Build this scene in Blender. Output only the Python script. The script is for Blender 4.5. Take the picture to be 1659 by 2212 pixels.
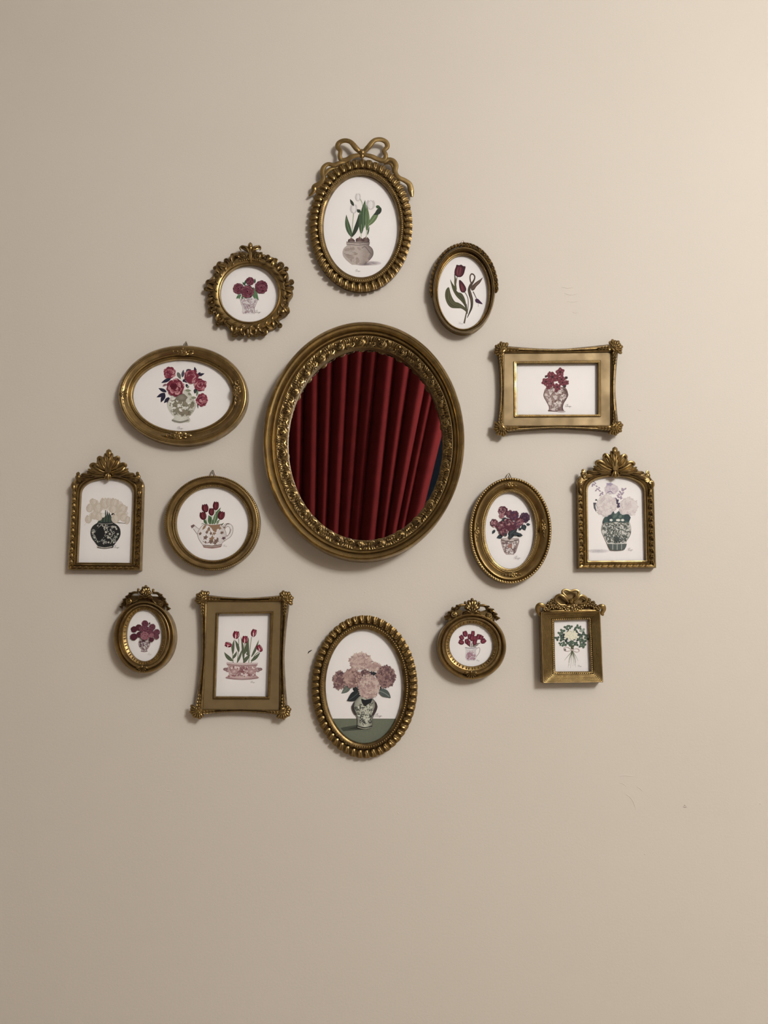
import bpy, math, random
from mathutils import Vector
from mathutils.geometry import tessellate_polygon

sc = bpy.context.scene
COL = sc.collection
for o in list(bpy.data.objects):
    bpy.data.objects.remove(o)

# ---------------------------------------------------------------- camera
W, H, FPX = 1659.0, 2212.0, 1660.0
PITCH = math.radians(8.5)
CAMD, CAMZ = 1.45, 1.30
cam = bpy.data.cameras.new('camera')
cam.sensor_fit = 'VERTICAL'; cam.sensor_height = 36.0
cam.lens = 36.0 * FPX / H
cam.clip_start = 0.02
camo = bpy.data.objects.new('camera', cam); COL.objects.link(camo)
camo.location = (0, -CAMD, CAMZ)
camo.rotation_euler = (math.pi / 2 + PITCH, 0, 0)
sc.camera = camo

# ---------------------------------------------------------------- world, light, exposure
wd = bpy.data.worlds.new('room_dark'); sc.world = wd
wd.use_nodes = True
wd.node_tree.nodes['Background'].inputs[0].default_value = (0.02, 0.02, 0.025, 1)
wd.node_tree.nodes['Background'].inputs[1].default_value = 1.0
sc.view_settings.view_transform = 'Standard'
sc.view_settings.look = 'None'
sc.view_settings.gamma = 1.0
sc.view_settings.use_curve_mapping = False
sc.view_settings.exposure = 0.0
sc.cycles.max_bounces = 6; sc.cycles.diffuse_bounces = 4; sc.cycles.glossy_bounces = 4
sc.cycles.caustics_reflective = False; sc.cycles.caustics_refractive = False
LAMP_POS = (1.75, -2.85, 2.75)
LAMP_W = 320.0
LAMP_COL = (1.0, 0.972, 0.935)
LAMP_R = 0.30
ROOM = dict(x0=-2.3, x1=3.0, y1=-3.75, z1=3.5)
HS = 1.25   # relief of the carved frames

# ---------------------------------------------------------------- helpers
def lin(c):
    c = c / 255.0
    return c / 12.92 if c <= 0.04045 else ((c + 0.055) / 1.055) ** 2.4

def rgb(r, g, b):
    return (lin(r), lin(g), lin(b), 1.0)

ILL = (0.93, 0.86, 0.80)
def ink(r, g, b):
    return tuple(min(0.9, lin(v) / k) for v, k in zip((r, g, b), ILL)) + (1.0,)

def mixc(a, b, t):
    return tuple(a[i] * (1 - t) + b[i] * t for i in range(4))

def on_plane(px, py, h):
    """the point seen at a pixel, on a plane h metres in front of the wall"""
    a = (px - W / 2) / FPX; b = (H / 2 - py) / FPX
    dy = math.cos(PITCH) - b * math.sin(PITCH)
    dz = math.sin(PITCH) + b * math.cos(PITCH)
    t = (CAMD - h) / dy
    return a * t, CAMZ + dz * t

def cr(pts, n=6, closed=False):
    """smooth curve through points"""
    P = [tuple(float(v) for v in p) for p in pts]; out = []
    m = len(P); segs = m if closed else m - 1
    for i in range(segs):
        if closed:
            p0, p1, p2, p3 = P[(i - 1) % m], P[i], P[(i + 1) % m], P[(i + 2) % m]
        else:
            p0, p1, p2, p3 = P[max(0, i - 1)], P[i], P[i + 1], P[min(m - 1, i + 2)]
        for k in range(n):
            t = k / n
            out.append(tuple(0.5 * (2 * b + (c - a) * t + (2 * a - 5 * b + 4 * c - d) * t * t + (3 * b - a - 3 * c + d) * t ** 3)
                             for a, b, c, d in zip(p0, p1, p2, p3)))
    if not closed: out.append(P[-1])
    return out

def ell(cx, cy, rx, ry, n=120, rot=0.0):
    c, s = math.cos(rot), math.sin(rot); out = []
    for i in range(n):
        a = 2 * math.pi * i / n
        x, y = rx * math.cos(a), -ry * math.sin(a)
        out.append((cx + x * c - y * s, cy + x * s + y * c))
    return out

def lerpc(A, B, t):
    return [(a[0] + (b[0] - a[0]) * t, a[1] + (b[1] - a[1]) * t) for a, b in zip(A, B)]

def finish(me, smooth=True, angle=38):
    if smooth:
        me.polygons.foreach_set('use_smooth', [True] * len(me.polygons))
        me.set_sharp_from_angle(angle=math.radians(angle))

def link(name, me, mat, parent=None):
    o = bpy.data.objects.new(name, me); COL.objects.link(o)
    if mat is not None and not me.materials: me.materials.append(mat)
    if parent is not None: o.parent = parent
    return o

def tag(o, label=None, cat=None, group=None, kind=None):
    if label: o['label'] = label
    if cat: o['category'] = cat
    if group: o['group'] = group
    if kind: o['kind'] = kind
    return o

# ---------------------------------------------------------------- materials
def new_mat(name):
    m = bpy.data.materials.new(name); m.use_nodes = True
    nt = m.node_tree
    return m, nt, nt.nodes['Principled BSDF']

def mat_gold(name, c1, c2, rough, scale=55.0, bump=0.15, metal=1.0):
    m, nt, b = new_mat(name)
    tc = nt.nodes.new('ShaderNodeTexCoord')
    n1 = nt.nodes.new('ShaderNodeTexNoise'); n1.inputs['Scale'].default_value = scale; n1.inputs['Detail'].default_value = 3
    n2 = nt.nodes.new('ShaderNodeTexNoise'); n2.inputs['Scale'].default_value = scale * 9; n2.inputs['Detail'].default_value = 1
    rp = nt.nodes.new('ShaderNodeValToRGB')
    rp.color_ramp.elements[0].position = 0.36; rp.color_ramp.elements[0].color = c2
    rp.color_ramp.elements[1].position = 0.62; rp.color_ramp.elements[1].color = c1
    mr = nt.nodes.new('ShaderNodeMapRange')
    mr.inputs['From Min'].default_value = 0.3; mr.inputs['From Max'].default_value = 0.7
    mr.inputs['To Min'].default_value = rough + 0.12; mr.inputs['To Max'].default_value = rough - 0.05
    bp = nt.nodes.new('ShaderNodeBump'); bp.inputs['Strength'].default_value = bump; bp.inputs['Distance'].default_value = 0.0006
    L = nt.links.new
    L(tc.outputs['Object'], n1.inputs['Vector']); L(tc.outputs['Object'], n2.inputs['Vector'])
    L(n1.outputs['Fac'], rp.inputs['Fac']); L(rp.outputs['Color'], b.inputs['Base Color'])
    L(n1.outputs['Fac'], mr.inputs['Value']); L(mr.outputs['Result'], b.inputs['Roughness'])
    L(n2.outputs['Fac'], bp.inputs['Height']); L(bp.outputs['Normal'], b.inputs['Normal'])
    b.inputs['Metallic'].default_value = metal
    return m

GOLD = mat_gold('antique_gold', (0.345, 0.240, 0.096, 1), (0.235, 0.158, 0.066, 1), 0.31, metal=0.88)
GOLD_DARK = mat_gold('aged_gold', (0.265, 0.182, 0.074, 1), (0.135, 0.088, 0.038, 1), 0.30, 80, metal=0.88)
GOLD_SATIN = mat_gold('satin_gold', (0.275, 0.196, 0.092, 1), (0.225, 0.157, 0.072, 1), 0.46, 30, 0.05, metal=0.4)
STEEL = mat_gold('hanger_wire', (0.42, 0.38, 0.30, 1), (0.25, 0.22, 0.17, 1), 0.4)

def mat_noise(name, c1, c2, rough, scale, bump=0.0, dist=0.001, detail=6, bscale=None):
    m, nt, b = new_mat(name)
    tc = nt.nodes.new('ShaderNodeTexCoord')
    n1 = nt.nodes.new('ShaderNodeTexNoise'); n1.inputs['Scale'].default_value = scale; n1.inputs['Detail'].default_value = detail
    rp = nt.nodes.new('ShaderNodeValToRGB')
    rp.color_ramp.elements[0].position = 0.3; rp.color_ramp.elements[0].color = c2
    rp.color_ramp.elements[1].position = 0.7; rp.color_ramp.elements[1].color = c1
    L = nt.links.new
    L(tc.outputs['Object'], n1.inputs['Vector']); L(n1.outputs['Fac'], rp.inputs['Fac']); L(rp.outputs['Color'], b.inputs['Base Color'])
    b.inputs['Roughness'].default_value = rough
    if bump:
        n2 = nt.nodes.new('ShaderNodeTexNoise'); n2.inputs['Scale'].default_value = bscale or scale * 20; n2.inputs['Detail'].default_value = 1.5
        bp = nt.nodes.new('ShaderNodeBump'); bp.inputs['Strength'].default_value = bump; bp.inputs['Distance'].default_value = dist
        L(tc.outputs['Object'], n2.inputs['Vector']); L(n2.outputs['Fac'], bp.inputs['Height']); L(bp.outputs['Normal'], b.inputs['Normal'])
    return m

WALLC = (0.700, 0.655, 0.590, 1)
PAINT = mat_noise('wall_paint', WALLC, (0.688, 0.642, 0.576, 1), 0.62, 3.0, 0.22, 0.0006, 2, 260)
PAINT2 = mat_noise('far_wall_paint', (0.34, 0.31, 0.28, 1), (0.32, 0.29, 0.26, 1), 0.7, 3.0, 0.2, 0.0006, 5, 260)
CEILM = mat_noise('ceiling_paint', (0.52, 0.49, 0.46, 1), (0.50, 0.47, 0.44, 1), 0.8, 4.0, 0.1, 0.001)
WOOD = mat_noise('floor_wood', (0.52, 0.44, 0.35, 1), (0.42, 0.35, 0.27, 1), 0.4, 6.0)
PAPER = mat_noise('print_paper', (0.90, 0.885, 0.885, 1), (0.88, 0.865, 0.865, 1), 0.6, 30.0)
VELVET = mat_noise('red_curtain_cloth', (0.080, 0.0072, 0.0074, 1), (0.064, 0.0055, 0.0058, 1), 0.9, 14.0, 0.25, 0.0008, 4, 500)
VELVET.node_tree.nodes['Principled BSDF'].inputs['Specular IOR Level'].default_value = 0.08
WHITEP = mat_noise('white_trim_paint', (0.74, 0.72, 0.68, 1), (0.72, 0.70, 0.66, 1), 0.4, 8.0)
NIGHT = mat_noise('night_window_glass', (0.0016, 0.0042, 0.0080, 1), (0.0012, 0.0032, 0.006, 1), 0.35, 2.0)
NIGHT.node_tree.nodes['Principled BSDF'].inputs['Specular IOR Level'].default_value = 0.1
FLECK = mat_noise('dark_fleck', (0.035, 0.03, 0.028, 1), (0.06, 0.06, 0.05, 1), 0.6, 300.0)

m, nt, b = new_mat('mirror_silver')
b.inputs['Base Color'].default_value = (0.90, 0.90, 0.90, 1); b.inputs['Metallic'].default_value = 1.0
b.inputs['Roughness'].default_value = 0.012
MIRROR = m

INK, nt, b = new_mat('printed_ink')
at = nt.nodes.new('ShaderNodeAttribute'); at.attribute_name = 'Col'
nz = nt.nodes.new('ShaderNodeTexNoise'); nz.inputs['Scale'].default_value = 900; nz.inputs['Detail'].default_value = 3
tc = nt.nodes.new('ShaderNodeTexCoord')
mx = nt.nodes.new('ShaderNodeMix'); mx.data_type = 'RGBA'; mx.blend_type = 'MULTIPLY'; mx.inputs[0].default_value = 0.35
rp = nt.nodes.new('ShaderNodeValToRGB')
rp.color_ramp.elements[0].position = 0.35; rp.color_ramp.elements[0].color = (0.6, 0.6, 0.6, 1)
rp.color_ramp.elements[1].position = 0.6
nt.links.new(tc.outputs['Object'], nz.inputs['Vector']); nt.links.new(nz.outputs['Fac'], rp.inputs['Fac'])
nt.links.new(at.outputs['Color'], mx.inputs[6]); nt.links.new(rp.outputs['Color'], mx.inputs[7])
nt.links.new(mx.outputs[2], b.inputs['Base Color'])
b.inputs['Roughness'].default_value = 0.6; b.inputs['Specular IOR Level'].default_value = 0.25

m, nt, b = new_mat('lamp_glass_lit')
b.inputs['Base Color'].default_value = (0.9, 0.86, 0.8, 1)
b.inputs['Emission Color'].default_value = LAMP_COL + (1,)
b.inputs['Emission Strength'].default_value = 1.0
LAMPM = m; LAMPM.cycles.emission_sampling = 'NONE'

# ---------------------------------------------------------------- mesh builder
class MB:
    def __init__(s): s.v = []; s.f = []; s.c = []
    def grid(s, rows, closed_u=False, closed_v=False):
        """rows: list of equal-length point lists"""
        b0 = len(s.v); m = len(rows); n = len(rows[0])
        for r in rows: s.v.extend(r)
        for i in range(m if closed_v else m - 1):
            i2 = (i + 1) % m
            for j in range(n if closed_u else n - 1):
                j2 = (j + 1) % n
                s.f.append((b0 + i * n + j, b0 + i * n + j2, b0 + i2 * n + j2, b0 + i2 * n + j))
        return b0
    def cap(s, idx): s.f.append(tuple(idx))
    def box(s, x0, x1, y0, y1, z0, z1):
        b = len(s.v)
        s.v += [(x0, y0, z0), (x1, y0, z0), (x1, y1, z0), (x0, y1, z0), (x0, y0, z1), (x1, y0, z1), (x1, y1, z1), (x0, y1, z1)]
        s.f += [tuple(b + i for i in q) for q in ((3, 2, 1, 0), (4, 5, 6, 7), (0, 1, 5, 4), (1, 2, 6, 5), (2, 3, 7, 6), (3, 0, 4, 7))]
    def ball(s, c, r, ky=1.0, nu=8, nv=5):
        b = len(s.v); x, y, z = c
        s.v.append((x, y - r * ky, z))
        for i in range(1, nv):
            t = math.pi * i / nv
            for j in range(nu):
                a = 2 * math.pi * j / nu
                s.v.append((x + r * math.sin(t) * math.cos(a), y - r * ky * math.cos(t), z + r * math.sin(t) * math.sin(a)))
        s.v.append((x, y + r * ky, z))
        for j in range(nu):
            s.f.append((b, b + 1 + j, b + 1 + (j + 1) % nu))
            l = b + 1 + (nv - 2) * nu
            s.f.append((l + (j + 1) % nu, l + j, len(s.v) - 1))
        for i in range(nv - 2):
            for j in range(nu):
                q = b + 1 + i * nu
                s.f.append((q + j, q + nu + j, q + nu + (j + 1) % nu, q + (j + 1) % nu))
    def mesh(s, name, smooth=True, angle=38):
        me = bpy.data.meshes.new(name)
        me.from_pydata(s.v, [], s.f); me.update()
        if s.c:
            ca = me.color_attributes.new('Col', 'FLOAT_COLOR', 'POINT')
            ca.data.foreach_set('color', [x for c in s.c for x in c])
        else:
            import bmesh
            bm = bmesh.new(); bm.from_mesh(me)
            bmesh.ops.recalc_face_normals(bm, faces=bm.faces); bm.to_mesh(me); bm.free()
        finish(me, smooth, angle)
        return me
    def build(s, name, mat, parent=None, smooth=True, angle=38):
        return link(name, s.mesh(name, smooth, angle), mat, parent)

# ---------------------------------------------------------------- one hung frame; shapes are given in its own drawing units
class Frame:
    def __init__(s, name, label, cat, x0, y0, k, cx, cy, hp=4.0, group='framed prints around the mirror'):
        s.x0, s.y0, s.k = x0, y0, k
        s.u0, s.v0 = on_plane(x0 + cx * k, y0 + cy * k, 0.01)
        s.root = bpy.data.objects.new(name, None); COL.objects.link(s.root)
        s.root.empty_display_size = 0.05
        s.root.location = (s.u0, -0.0008, s.v0)
        tag(s.root, label, cat, group)
        a = s.p(cx, cy, 10); b_ = s.p(cx + 10, cy, 10)
        s.m = (b_[0] - a[0]) / 10.0          # metres per drawing unit
        s.hp = hp; s.layer = 0
    def p(s, x, y, h):
        h = h * HS / 1000.0
        X, Z = on_plane(s.x0 + x * s.k, s.y0 + y * s.k, h)
        return (X - s.u0, -h, Z - s.v0)
    # -- mouldings
    def loft(s, name, rings, mat, angle=32, drop_in=None, drop_out=0.0, extra=None):
        """rings: list of (outline, h) from the opening outwards"""
        mb = MB(); rows = []
        first = [s.p(x, y, rings[0][1]) for x, y in rings[0][0]]
        if drop_in is not None: rows.append([(q[0], -drop_in * HS / 1000.0, q[2]) for q in first])
        for out, h in rings: rows.append([s.p(x, y, h) for x, y in out])
        if drop_out is not None: rows.append([(q[0], -drop_out * HS / 1000.0, q[2]) for q in rows[-1]])
        mb.grid(rows, closed_u=True, closed_v=True)
        return mb.build(name, mat, s.root, True, angle)
    def prof(s, name, A, B, prof, mat, angle=32):
        return s.loft(name, [(lerpc(A, B, t), h) for t, h in prof], mat, angle, drop_in=s.hp - 2.5)
    def beads(s, name, outline, h, r, mat, step=None, ky=1.0, skip=None, parent=None):
        """a string of tiny beads along an outline"""
        mb = MB(); pts = [s.p(x, y, h) for x, y in outline]; n = len(pts)
        L = [0.0]
        for i in range(n):
            a, b_ = pts[i], pts[(i + 1) % n]
            L.append(L[-1] + math.dist(a, b_))
        rr = r * s.m; st = (step or 2.1 * r) * s.m; N = max(3, int(L[-1] / st)); j = 0
        for q in range(N):
            d = L[-1] * q / N
            while L[j + 1] < d: j += 1
            t = (d - L[j]) / max(1e-9, L[j + 1] - L[j]); a, b_ = pts[j], pts[(j + 1) % n]
            c = tuple(a[i] + (b_[i] - a[i]) * t for i in range(3))
            if skip and skip(q / N): continue
            mb.ball(c, rr, ky, 6, 4)
        o = mb.build(name, mat, parent or s.root)
        o['kind'] = 'stuff'
        return o
    # -- ornament shapes added to a builder
    def tube(s, mb, pts, r, seg=7, ky=0.8, smooth=5):
        """round strand through (x, y, h) points; r in drawing units, a number or one per point"""
        if not isinstance(r, (list, tuple)): r = [r] * len(pts)
        P = cr([(x, y, h, q) for (x, y, h), q in zip(pts, r)], smooth)
        C = [Vector(s.p(a[0], a[1], a[2])) for a in P]; rows = []
        for i, c in enumerate(C):
            t = (C[min(i + 1, len(C) - 1)] - C[max(i - 1, 0)]).normalized()
            n = Vector((0, -1, 0)); sd = t.cross(n).normalized(); rr = max(0.15, P[i][3]) * s.m
            rows.append([tuple(c + sd * (rr * math.cos(2 * math.pi * j / seg)) + n * (rr * ky * math.sin(2 * math.pi * j / seg))) for j in range(seg)])
        b0 = mb.grid(rows, closed_u=True)
        mb.cap(range(b0, b0 + seg)); mb.cap(range(b0 + (len(rows) - 1) * seg, b0 + len(rows) * seg))
    def lobe(s, mb, p0, p1, w, h0, hgt, bend=0.0, n=7, m=6, tip=0.0, groove=0.0, lift=0.0, base=0.35, wide=False):
        """a raised petal or leaf from p0 to p1, w wide, standing hgt mm above h0"""
        ax, ay = p1[0] - p0[0], p1[1] - p0[1]; Ln = math.hypot(ax, ay) or 1
        nx, ny = -ay / Ln, ax / Ln; rows = []
        for i in range(n + 1):
            t = 1 - (1 - i / n) ** 1.7 if wide else i / n
            wf = max(0.02, (base + (1 - base) * min(1, t / 0.45)) if t < 0.45 else (1 - ((t - 0.45) / 0.55) ** (2.4 - tip)) ** (0.55 + 0.45 * tip))
            if wide: wf = base + (1 - base) * t / 0.76 if t < 0.76 else max(0.05, math.sqrt(max(0, 1 - ((t - 0.76) / 0.24) ** 2)))
            cx = p0[0] + ax * t + nx * bend * 4 * t * (1 - t); cy = p0[1] + ay * t + ny * bend * 4 * t * (1 - t)
            row = []
            for j in range(m + 1):
                u = -1 + 2 * j / m
                hh = hgt * math.sqrt(max(0, 1 - u * u)) * (0.35 + 0.65 * math.sin(math.pi * min(1, 0.15 + 0.8 * t))) * (wf ** 0.4)
                hh *= 1 - groove * math.exp(-(u / 0.28) ** 2)
                row.append(s.p(cx + nx * u * w / 2 * wf, cy + ny * u * w / 2 * wf, h0 + hh + lift * t))
            rows.append(row)
        # underside closes the shape
        b0 = mb.grid(rows)
        M = m + 1
        mb.cap([b0 + j for j in range(M)])
        mb.cap([b0 + n * M + j for j in range(M)])
        mb.cap([b0 + i * M for i in range(n + 1)] + [b0 + i * M + m for i in range(n, -1, -1)])
    def scroll(s, mb, cx, cy, r, h, a0=0.0, turns=1.4, d=1, rad=None, tail=None):
        rad = rad or r * 0.3; pts = []; N = int(9 * turns) + 2; R = []
        if tail: pts.append((tail[0], tail[1], h - 1)); R.append(rad * 0.8)
        for i in range(N):
            t = i / (N - 1); a = a0 + d * turns * 2 * math.pi * t; q = (r - rad) * (1 - 0.85 * t)
            pts.append((cx + q * math.cos(a), cy - q * math.sin(a), h + 1.6 * t)); R.append(rad * (1 - 0.35 * t))
        s.tube(mb, pts, R, 6, 0.9, 3)
        mb.ball(s.p(cx, cy, h + 1.0), rad * 0.8 * s.m)
        mb.ball(s.p(cx, cy, h - 1.2), r * 0.8 * s.m, 0.35, 10, 5)
    def rosette(s, mb, cx, cy, r, h, n=5, a0=0.3):
        for i in range(n):
            a = a0 + 2 * math.pi * i / n
            s.lobe(mb, (cx, cy), (cx + r * math.cos(a), cy + r * math.sin(a)), r * 1.05, h, 2.2, n=6, m=4, wide=True)
        mb.ball(s.p(cx, cy, h + 1.6), r * 0.2 * s.m)
    def fan(s, mb, bx, by, R, ang, spread, n, h, w=None, hgt=3.0, var=0.12, tip=-0.6):
        for i in range(n):
            t = (i / (n - 1)) * 2 - 1
            a = ang + spread * t; q = R * (1 - var * abs(t)) * (1.0 if i % 2 == 0 else 0.9)
            s.lobe(mb, (bx, by), (bx + q * math.cos(a), by - q * math.sin(a)), w or R * 0.36, h, hgt, n=8, m=4, base=0.15, wide=True)
    def part(s, name, fn, mat=None, parent=None):
        mb = MB(); fn(mb); return mb.build(name, mat or GOLD, parent or s.root)
    def hanger(s, x, y, w=45, hh=70):
        s.part('hanger', lambda mb: s.tube(mb, [(x - w, y + hh, 3), (x - w * 0.3, y + 8, 3), (x, y, 3), (x + w * 0.3, y + 8, 3), (x + w, y + hh, 3)], 9), STEEL)
    # -- the print and what is printed on it
    def paper(s, outline, label=None):
        mb = MB()
        t = [s.p(x, y, s.hp) for x, y in outline]; n = len(t)
        b_ = [(q[0], -(s.hp - 2.0) * HS / 1000, q[2]) for q in t]
        b0 = mb.grid([t, b_], closed_u=True)
        mb.cap(range(b0, b0 + n)); mb.cap(range(b0 + 2 * n - 1, b0 + n - 1, -1))
        s.print = mb.build('print', PAPER, s.root, False)
        if label: s.print['label'] = label
        s.art = MB()
    def hh(s, bump=True):
        s.layer += 1
        return s.hp + 0.02 + s.layer * 0.004
    def ipoly(s, pts, c, bump=True):
        h = s.hh(bump); tri = tessellate_polygon([[Vector((x, y, 0)) for x, y in pts]])
        b0 = len(s.art.v); s.art.v += [s.p(x, y, h) for x, y in pts]; s.art.c += [c] * len(pts)
        s.art.f += [tuple(b0 + i for i in t) for t in tri]
    def iblob(s, cx, cy, rx, ry=None, c=None, c2=None, wob=0.0, n=18, rot=0.0, lobes=5, bump=True, ph=0.0):
        ry = ry or rx; c2 = c2 or c; h = s.hh(bump); b0 = len(s.art.v)
        s.art.v.append(s.p(cx, cy, h)); s.art.c.append(c2); co, si = math.cos(rot), math.sin(rot)
        for i in range(n):
            a = 2 * math.pi * i / n; q = 1 + wob * math.cos(lobes * a + ph)
            x, y = rx * q * math.cos(a), ry * q * math.sin(a)
            s.art.v.append(s.p(cx + x * co - y * si, cy + x * si + y * co, h)); s.art.c.append(c)
        for i in range(n): s.art.f.append((b0, b0 + 1 + (i + 1) % n, b0 + 1 + i))
    def istroke(s, pts, w, c, c2=None, smooth=5, bump=True):
        if not isinstance(w, (list, tuple)): w = [w] * len(pts)
        P = cr([(p[0], p[1], q) for p, q in zip(pts, w)], smooth); h = s.hh(bump); b0 = len(s.art.v); n = len(P)
        for i, q in enumerate(P):
            a, b_ = P[max(0, i - 1)], P[min(n - 1, i + 1)]
            dx, dy = b_[0] - a[0], b_[1] - a[1]; L = math.hypot(dx, dy) or 1
            ww = max(0.5, q[2]) / 2; nx, ny = -dy / L * ww, dx / L * ww; t = i / (n - 1)
            for sg in (-1, 1):
                s.art.v.append(s.p(q[0] + sg * nx, q[1] + sg * ny, h)); s.art.c.append(mixc(c, c2 or c, t))
        for i in range(n - 1):
            k = b0 + 2 * i; s.art.f.append((k, k + 1, k + 3, k + 2))
    def ileaf(s, p0, p1, w, c, bend=0.0, vein=None, c2=None):
        ax, ay = p1[0] - p0[0], p1[1] - p0[1]; L = math.hypot(ax, ay) or 1; nx, ny = -ay / L, ax / L
        pts, ws = [], []
        for i in range(8):
            t = i / 7; pts.append((p0[0] + ax * t + nx * bend * 4 * t * (1 - t), p0[1] + ay * t + ny * bend * 4 * t * (1 - t)))
            ws.append(w * (math.sin(math.pi * (0.06 + 0.94 * t) ** 0.85) + 0.02))
        s.istroke(pts, ws, c, c2, 3)
        if vein: s.istroke(pts[:-1], max(3, w * 0.09), vein, None, 2)
    def ivase(s, cx, rows, cl, cm, cr_, tilt=0.0):
        P = cr([(y, w) for y, w in rows], 4); h = s.hh(); b0 = len(s.art.v); n = 9
        for y, w in P:
            for j in range(n):
                u = -1 + 2 * j / (n - 1); s.art.v.append(s.p(cx + w * math.sin(u * math.pi / 2) + tilt * (y - rows[0][0]), y, h))
                s.art.c.append(mixc(cl, cm, (u + 1)) if u < 0 else mixc(cm, cr_, u))
        for i in range(len(P) - 1):
            for j in range(n - 1):
                q = b0 + i * n + j; s.art.f.append((q, q + 1, q + n + 1, q + n))
        s.vrows, s.vcx = rows, cx
    def ipattern(s, c, n, size, seed=1, kind='curl', y0=None, y1=None, w=None):
        rnd = random.Random(seed); rows = s.vrows; h0 = True
        y0 = y0 or rows[0][0]; y1 = y1 or rows[-1][0]
        for i in range(n):
            y = rnd.uniform(y0 + size * 0.5, y1 - size * 0.5); hw = rows[-1][1]
            for a, b_ in zip(rows, rows[1:]):
                if a[0] <= y <= b_[0]:
                    hw = a[1] + (b_[1] - a[1]) * (y - a[0]) / max(1, b_[0] - a[0]); break
            u = rnd.uniform(-1, 1); x = s.vcx + (hw - size * 0.65) * u
            z = size * rnd.uniform(0.7, 1.25); a = rnd.uniform(0, 6.28)
            if kind == 'curl':
                pts = [(x + z * 0.5 * (1 - 0.5 * t) * math.cos(a + 4.2 * t), y + z * 0.5 * (1 - 0.5 * t) * math.sin(a + 4.2 * t)) for t in (0, 0.33, 0.66, 1)]
                s.istroke(pts, w or size * 0.26, c, None, 3, bump=h0)
            elif kind == 'flower':
                s.iblob(x, y, z * 0.5, z * 0.45, c, None, 0.25, 15, a, 5, bump=h0)
            else:
                s.iblob(x, y, z * 0.55, z * 0.3, c, None, 0.1, 9, a, 3, bump=h0)
            h0 = False
    def irose(s, cx, cy, r, dark, mid, light, seed=0, ry=None):
        rnd = random.Random(seed * 7 + int(cx)); f = (ry or r) / r
        s.iblob(cx, cy, r * 0.9, r * 0.9 * f, dark, dark, 0.04, 36, rnd.random(), 9)
        for ring, (q, n, w, c) in enumerate(((0.72, 9, 0.34, dark), (0.60, 8, 0.34, mid), (0.42, 6, 0.30, dark), (0.30, 5, 0.26, mid))):
            a0 = rnd.random() * 6
            for k in range(n):
                a = a0 + 2 * math.pi * k / n + rnd.uniform(-.2, .2); x, y = cx + r * q * math.cos(a), cy + f * r * q * math.sin(a)
                cc = mixc(c, light, rnd.uniform(0, .22)); s.iblob(x, y, r * w, r * w * 0.66, cc, mixc(cc, dark, .6), 0.10, 14, a + 1.57, 3)
                if rnd.random() < 0.55:
                    e = [(x + r * w * .8 * math.cos(a + t), y + f * r * w * .62 * math.sin(a + t)) for t in (-1, -.35, .35, 1)]
                    s.istroke(e, [1, r * .05, r * .06, 1], mixc(mid, light, rnd.uniform(.3, 1)), None, 3)
        a0 = rnd.random() * 6
        s.istroke([(cx + r * (.24 - .03 * k) * math.cos(a0 + k * .8), cy + f * r * (.24 - .03 * k) * math.sin(a0 + k * .8)) for k in range(7)], [1] + [r * .06] * 5 + [1], mixc(mid, light, .7), None, 3)
        s.iblob(cx, cy, r * 0.13, r * 0.13 * f, dark)
    def ipeony(s, cx, cy, r, cols, seed=0, ry=None, n=30):
        rnd = random.Random(seed * 13 + int(cx)); f = (ry or r) / r
        s.iblob(cx, cy, r * 0.92, r * 0.92 * f, cols[0], cols[0], 0.08, 22, rnd.random(), 8)
        for i in range(n):
            a = rnd.random() * 6.28; q = r * (0.82 * (1 - i / n) + 0.08)
            c = rnd.choice(cols); w = r * rnd.uniform(0.18, 0.32)
            x, y = cx + q * math.cos(a), cy + f * q * math.sin(a)
            s.iblob(x, y, w, w * 0.6, c, mixc(c, cols[-1], 0.5), 0.14, 11, a + 1.57, 3)
            if i % 2: s.istroke([(x + w * .8 * math.cos(a + t), y + w * .6 * math.sin(a + t)) for t in (-.9, -.3, .3, .9)], [1, w * .16, w * .16, 1], cols[min(3, len(cols) - 1)] if len(cols) > 4 else c, None, 2)
    def ihydr(s, cx, cy, rx, ry, cols, seed=0, n=70, fl=0.16):
        rnd = random.Random(seed * 5 + int(cy)); r = min(rx, ry)
        s.iblob(cx, cy, rx * 0.93, ry * 0.93, cols[0], cols[1], 0.05, 26, 0, 11)
        for i in range(n):
            a = i * 2.39996; q = math.sqrt((n - i) / n) * 0.92
            x, y = cx + rx * q * math.cos(a), cy + ry * q * math.sin(a); c = rnd.choice(cols[2:]); z = r * fl * rnd.uniform(0.8, 1.25)
            s.iblob(x, y, z, z, c, mixc(c, cols[0], 0.45), 0.38, 16, rnd.random() * 3, 4)
    def itulip(s, cx, cy, rx, ry, dark, mid, light, rot=0.0):
        def R(x, y): return (cx + x * math.cos(rot) - y * math.sin(rot), cy + x * math.sin(rot) + y * math.cos(rot))
        o = [(-0.55, -0.98), (-0.2, -0.78), (0.05, -1.0), (0.35, -0.8), (0.62, -0.95), (0.92, -0.3), (0.85, 0.4), (0.45, 0.9), (0, 1.0), (-0.5, 0.88), (-0.9, 0.4), (-0.95, -0.25)]
        s.ipoly([R(x * rx, y * ry) for x, y in cr(o, 3, True)], dark)
        s.ipoly([R(x * rx, y * ry) for x, y in cr([(0.05, -0.85), (0.45, -0.3), (0.4, 0.4), (0.05, 0.85), (-0.4, 0.4), (-0.42, -0.25)], 3, True)], mid)
        s.istroke([R(-0.1 * rx, -0.5 * ry), R(-0.2 * rx, 0.1 * ry), R(-0.05 * rx, 0.6 * ry)], [rx * 0.03, rx * 0.16, rx * 0.03], light)
        s.istroke([R(0.62 * rx, -0.6 * ry), R(0.7 * rx, 0.0), R(0.45 * rx, 0.6 * ry)], [rx * 0.03, rx * 0.12, rx * 0.03], light)
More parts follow.
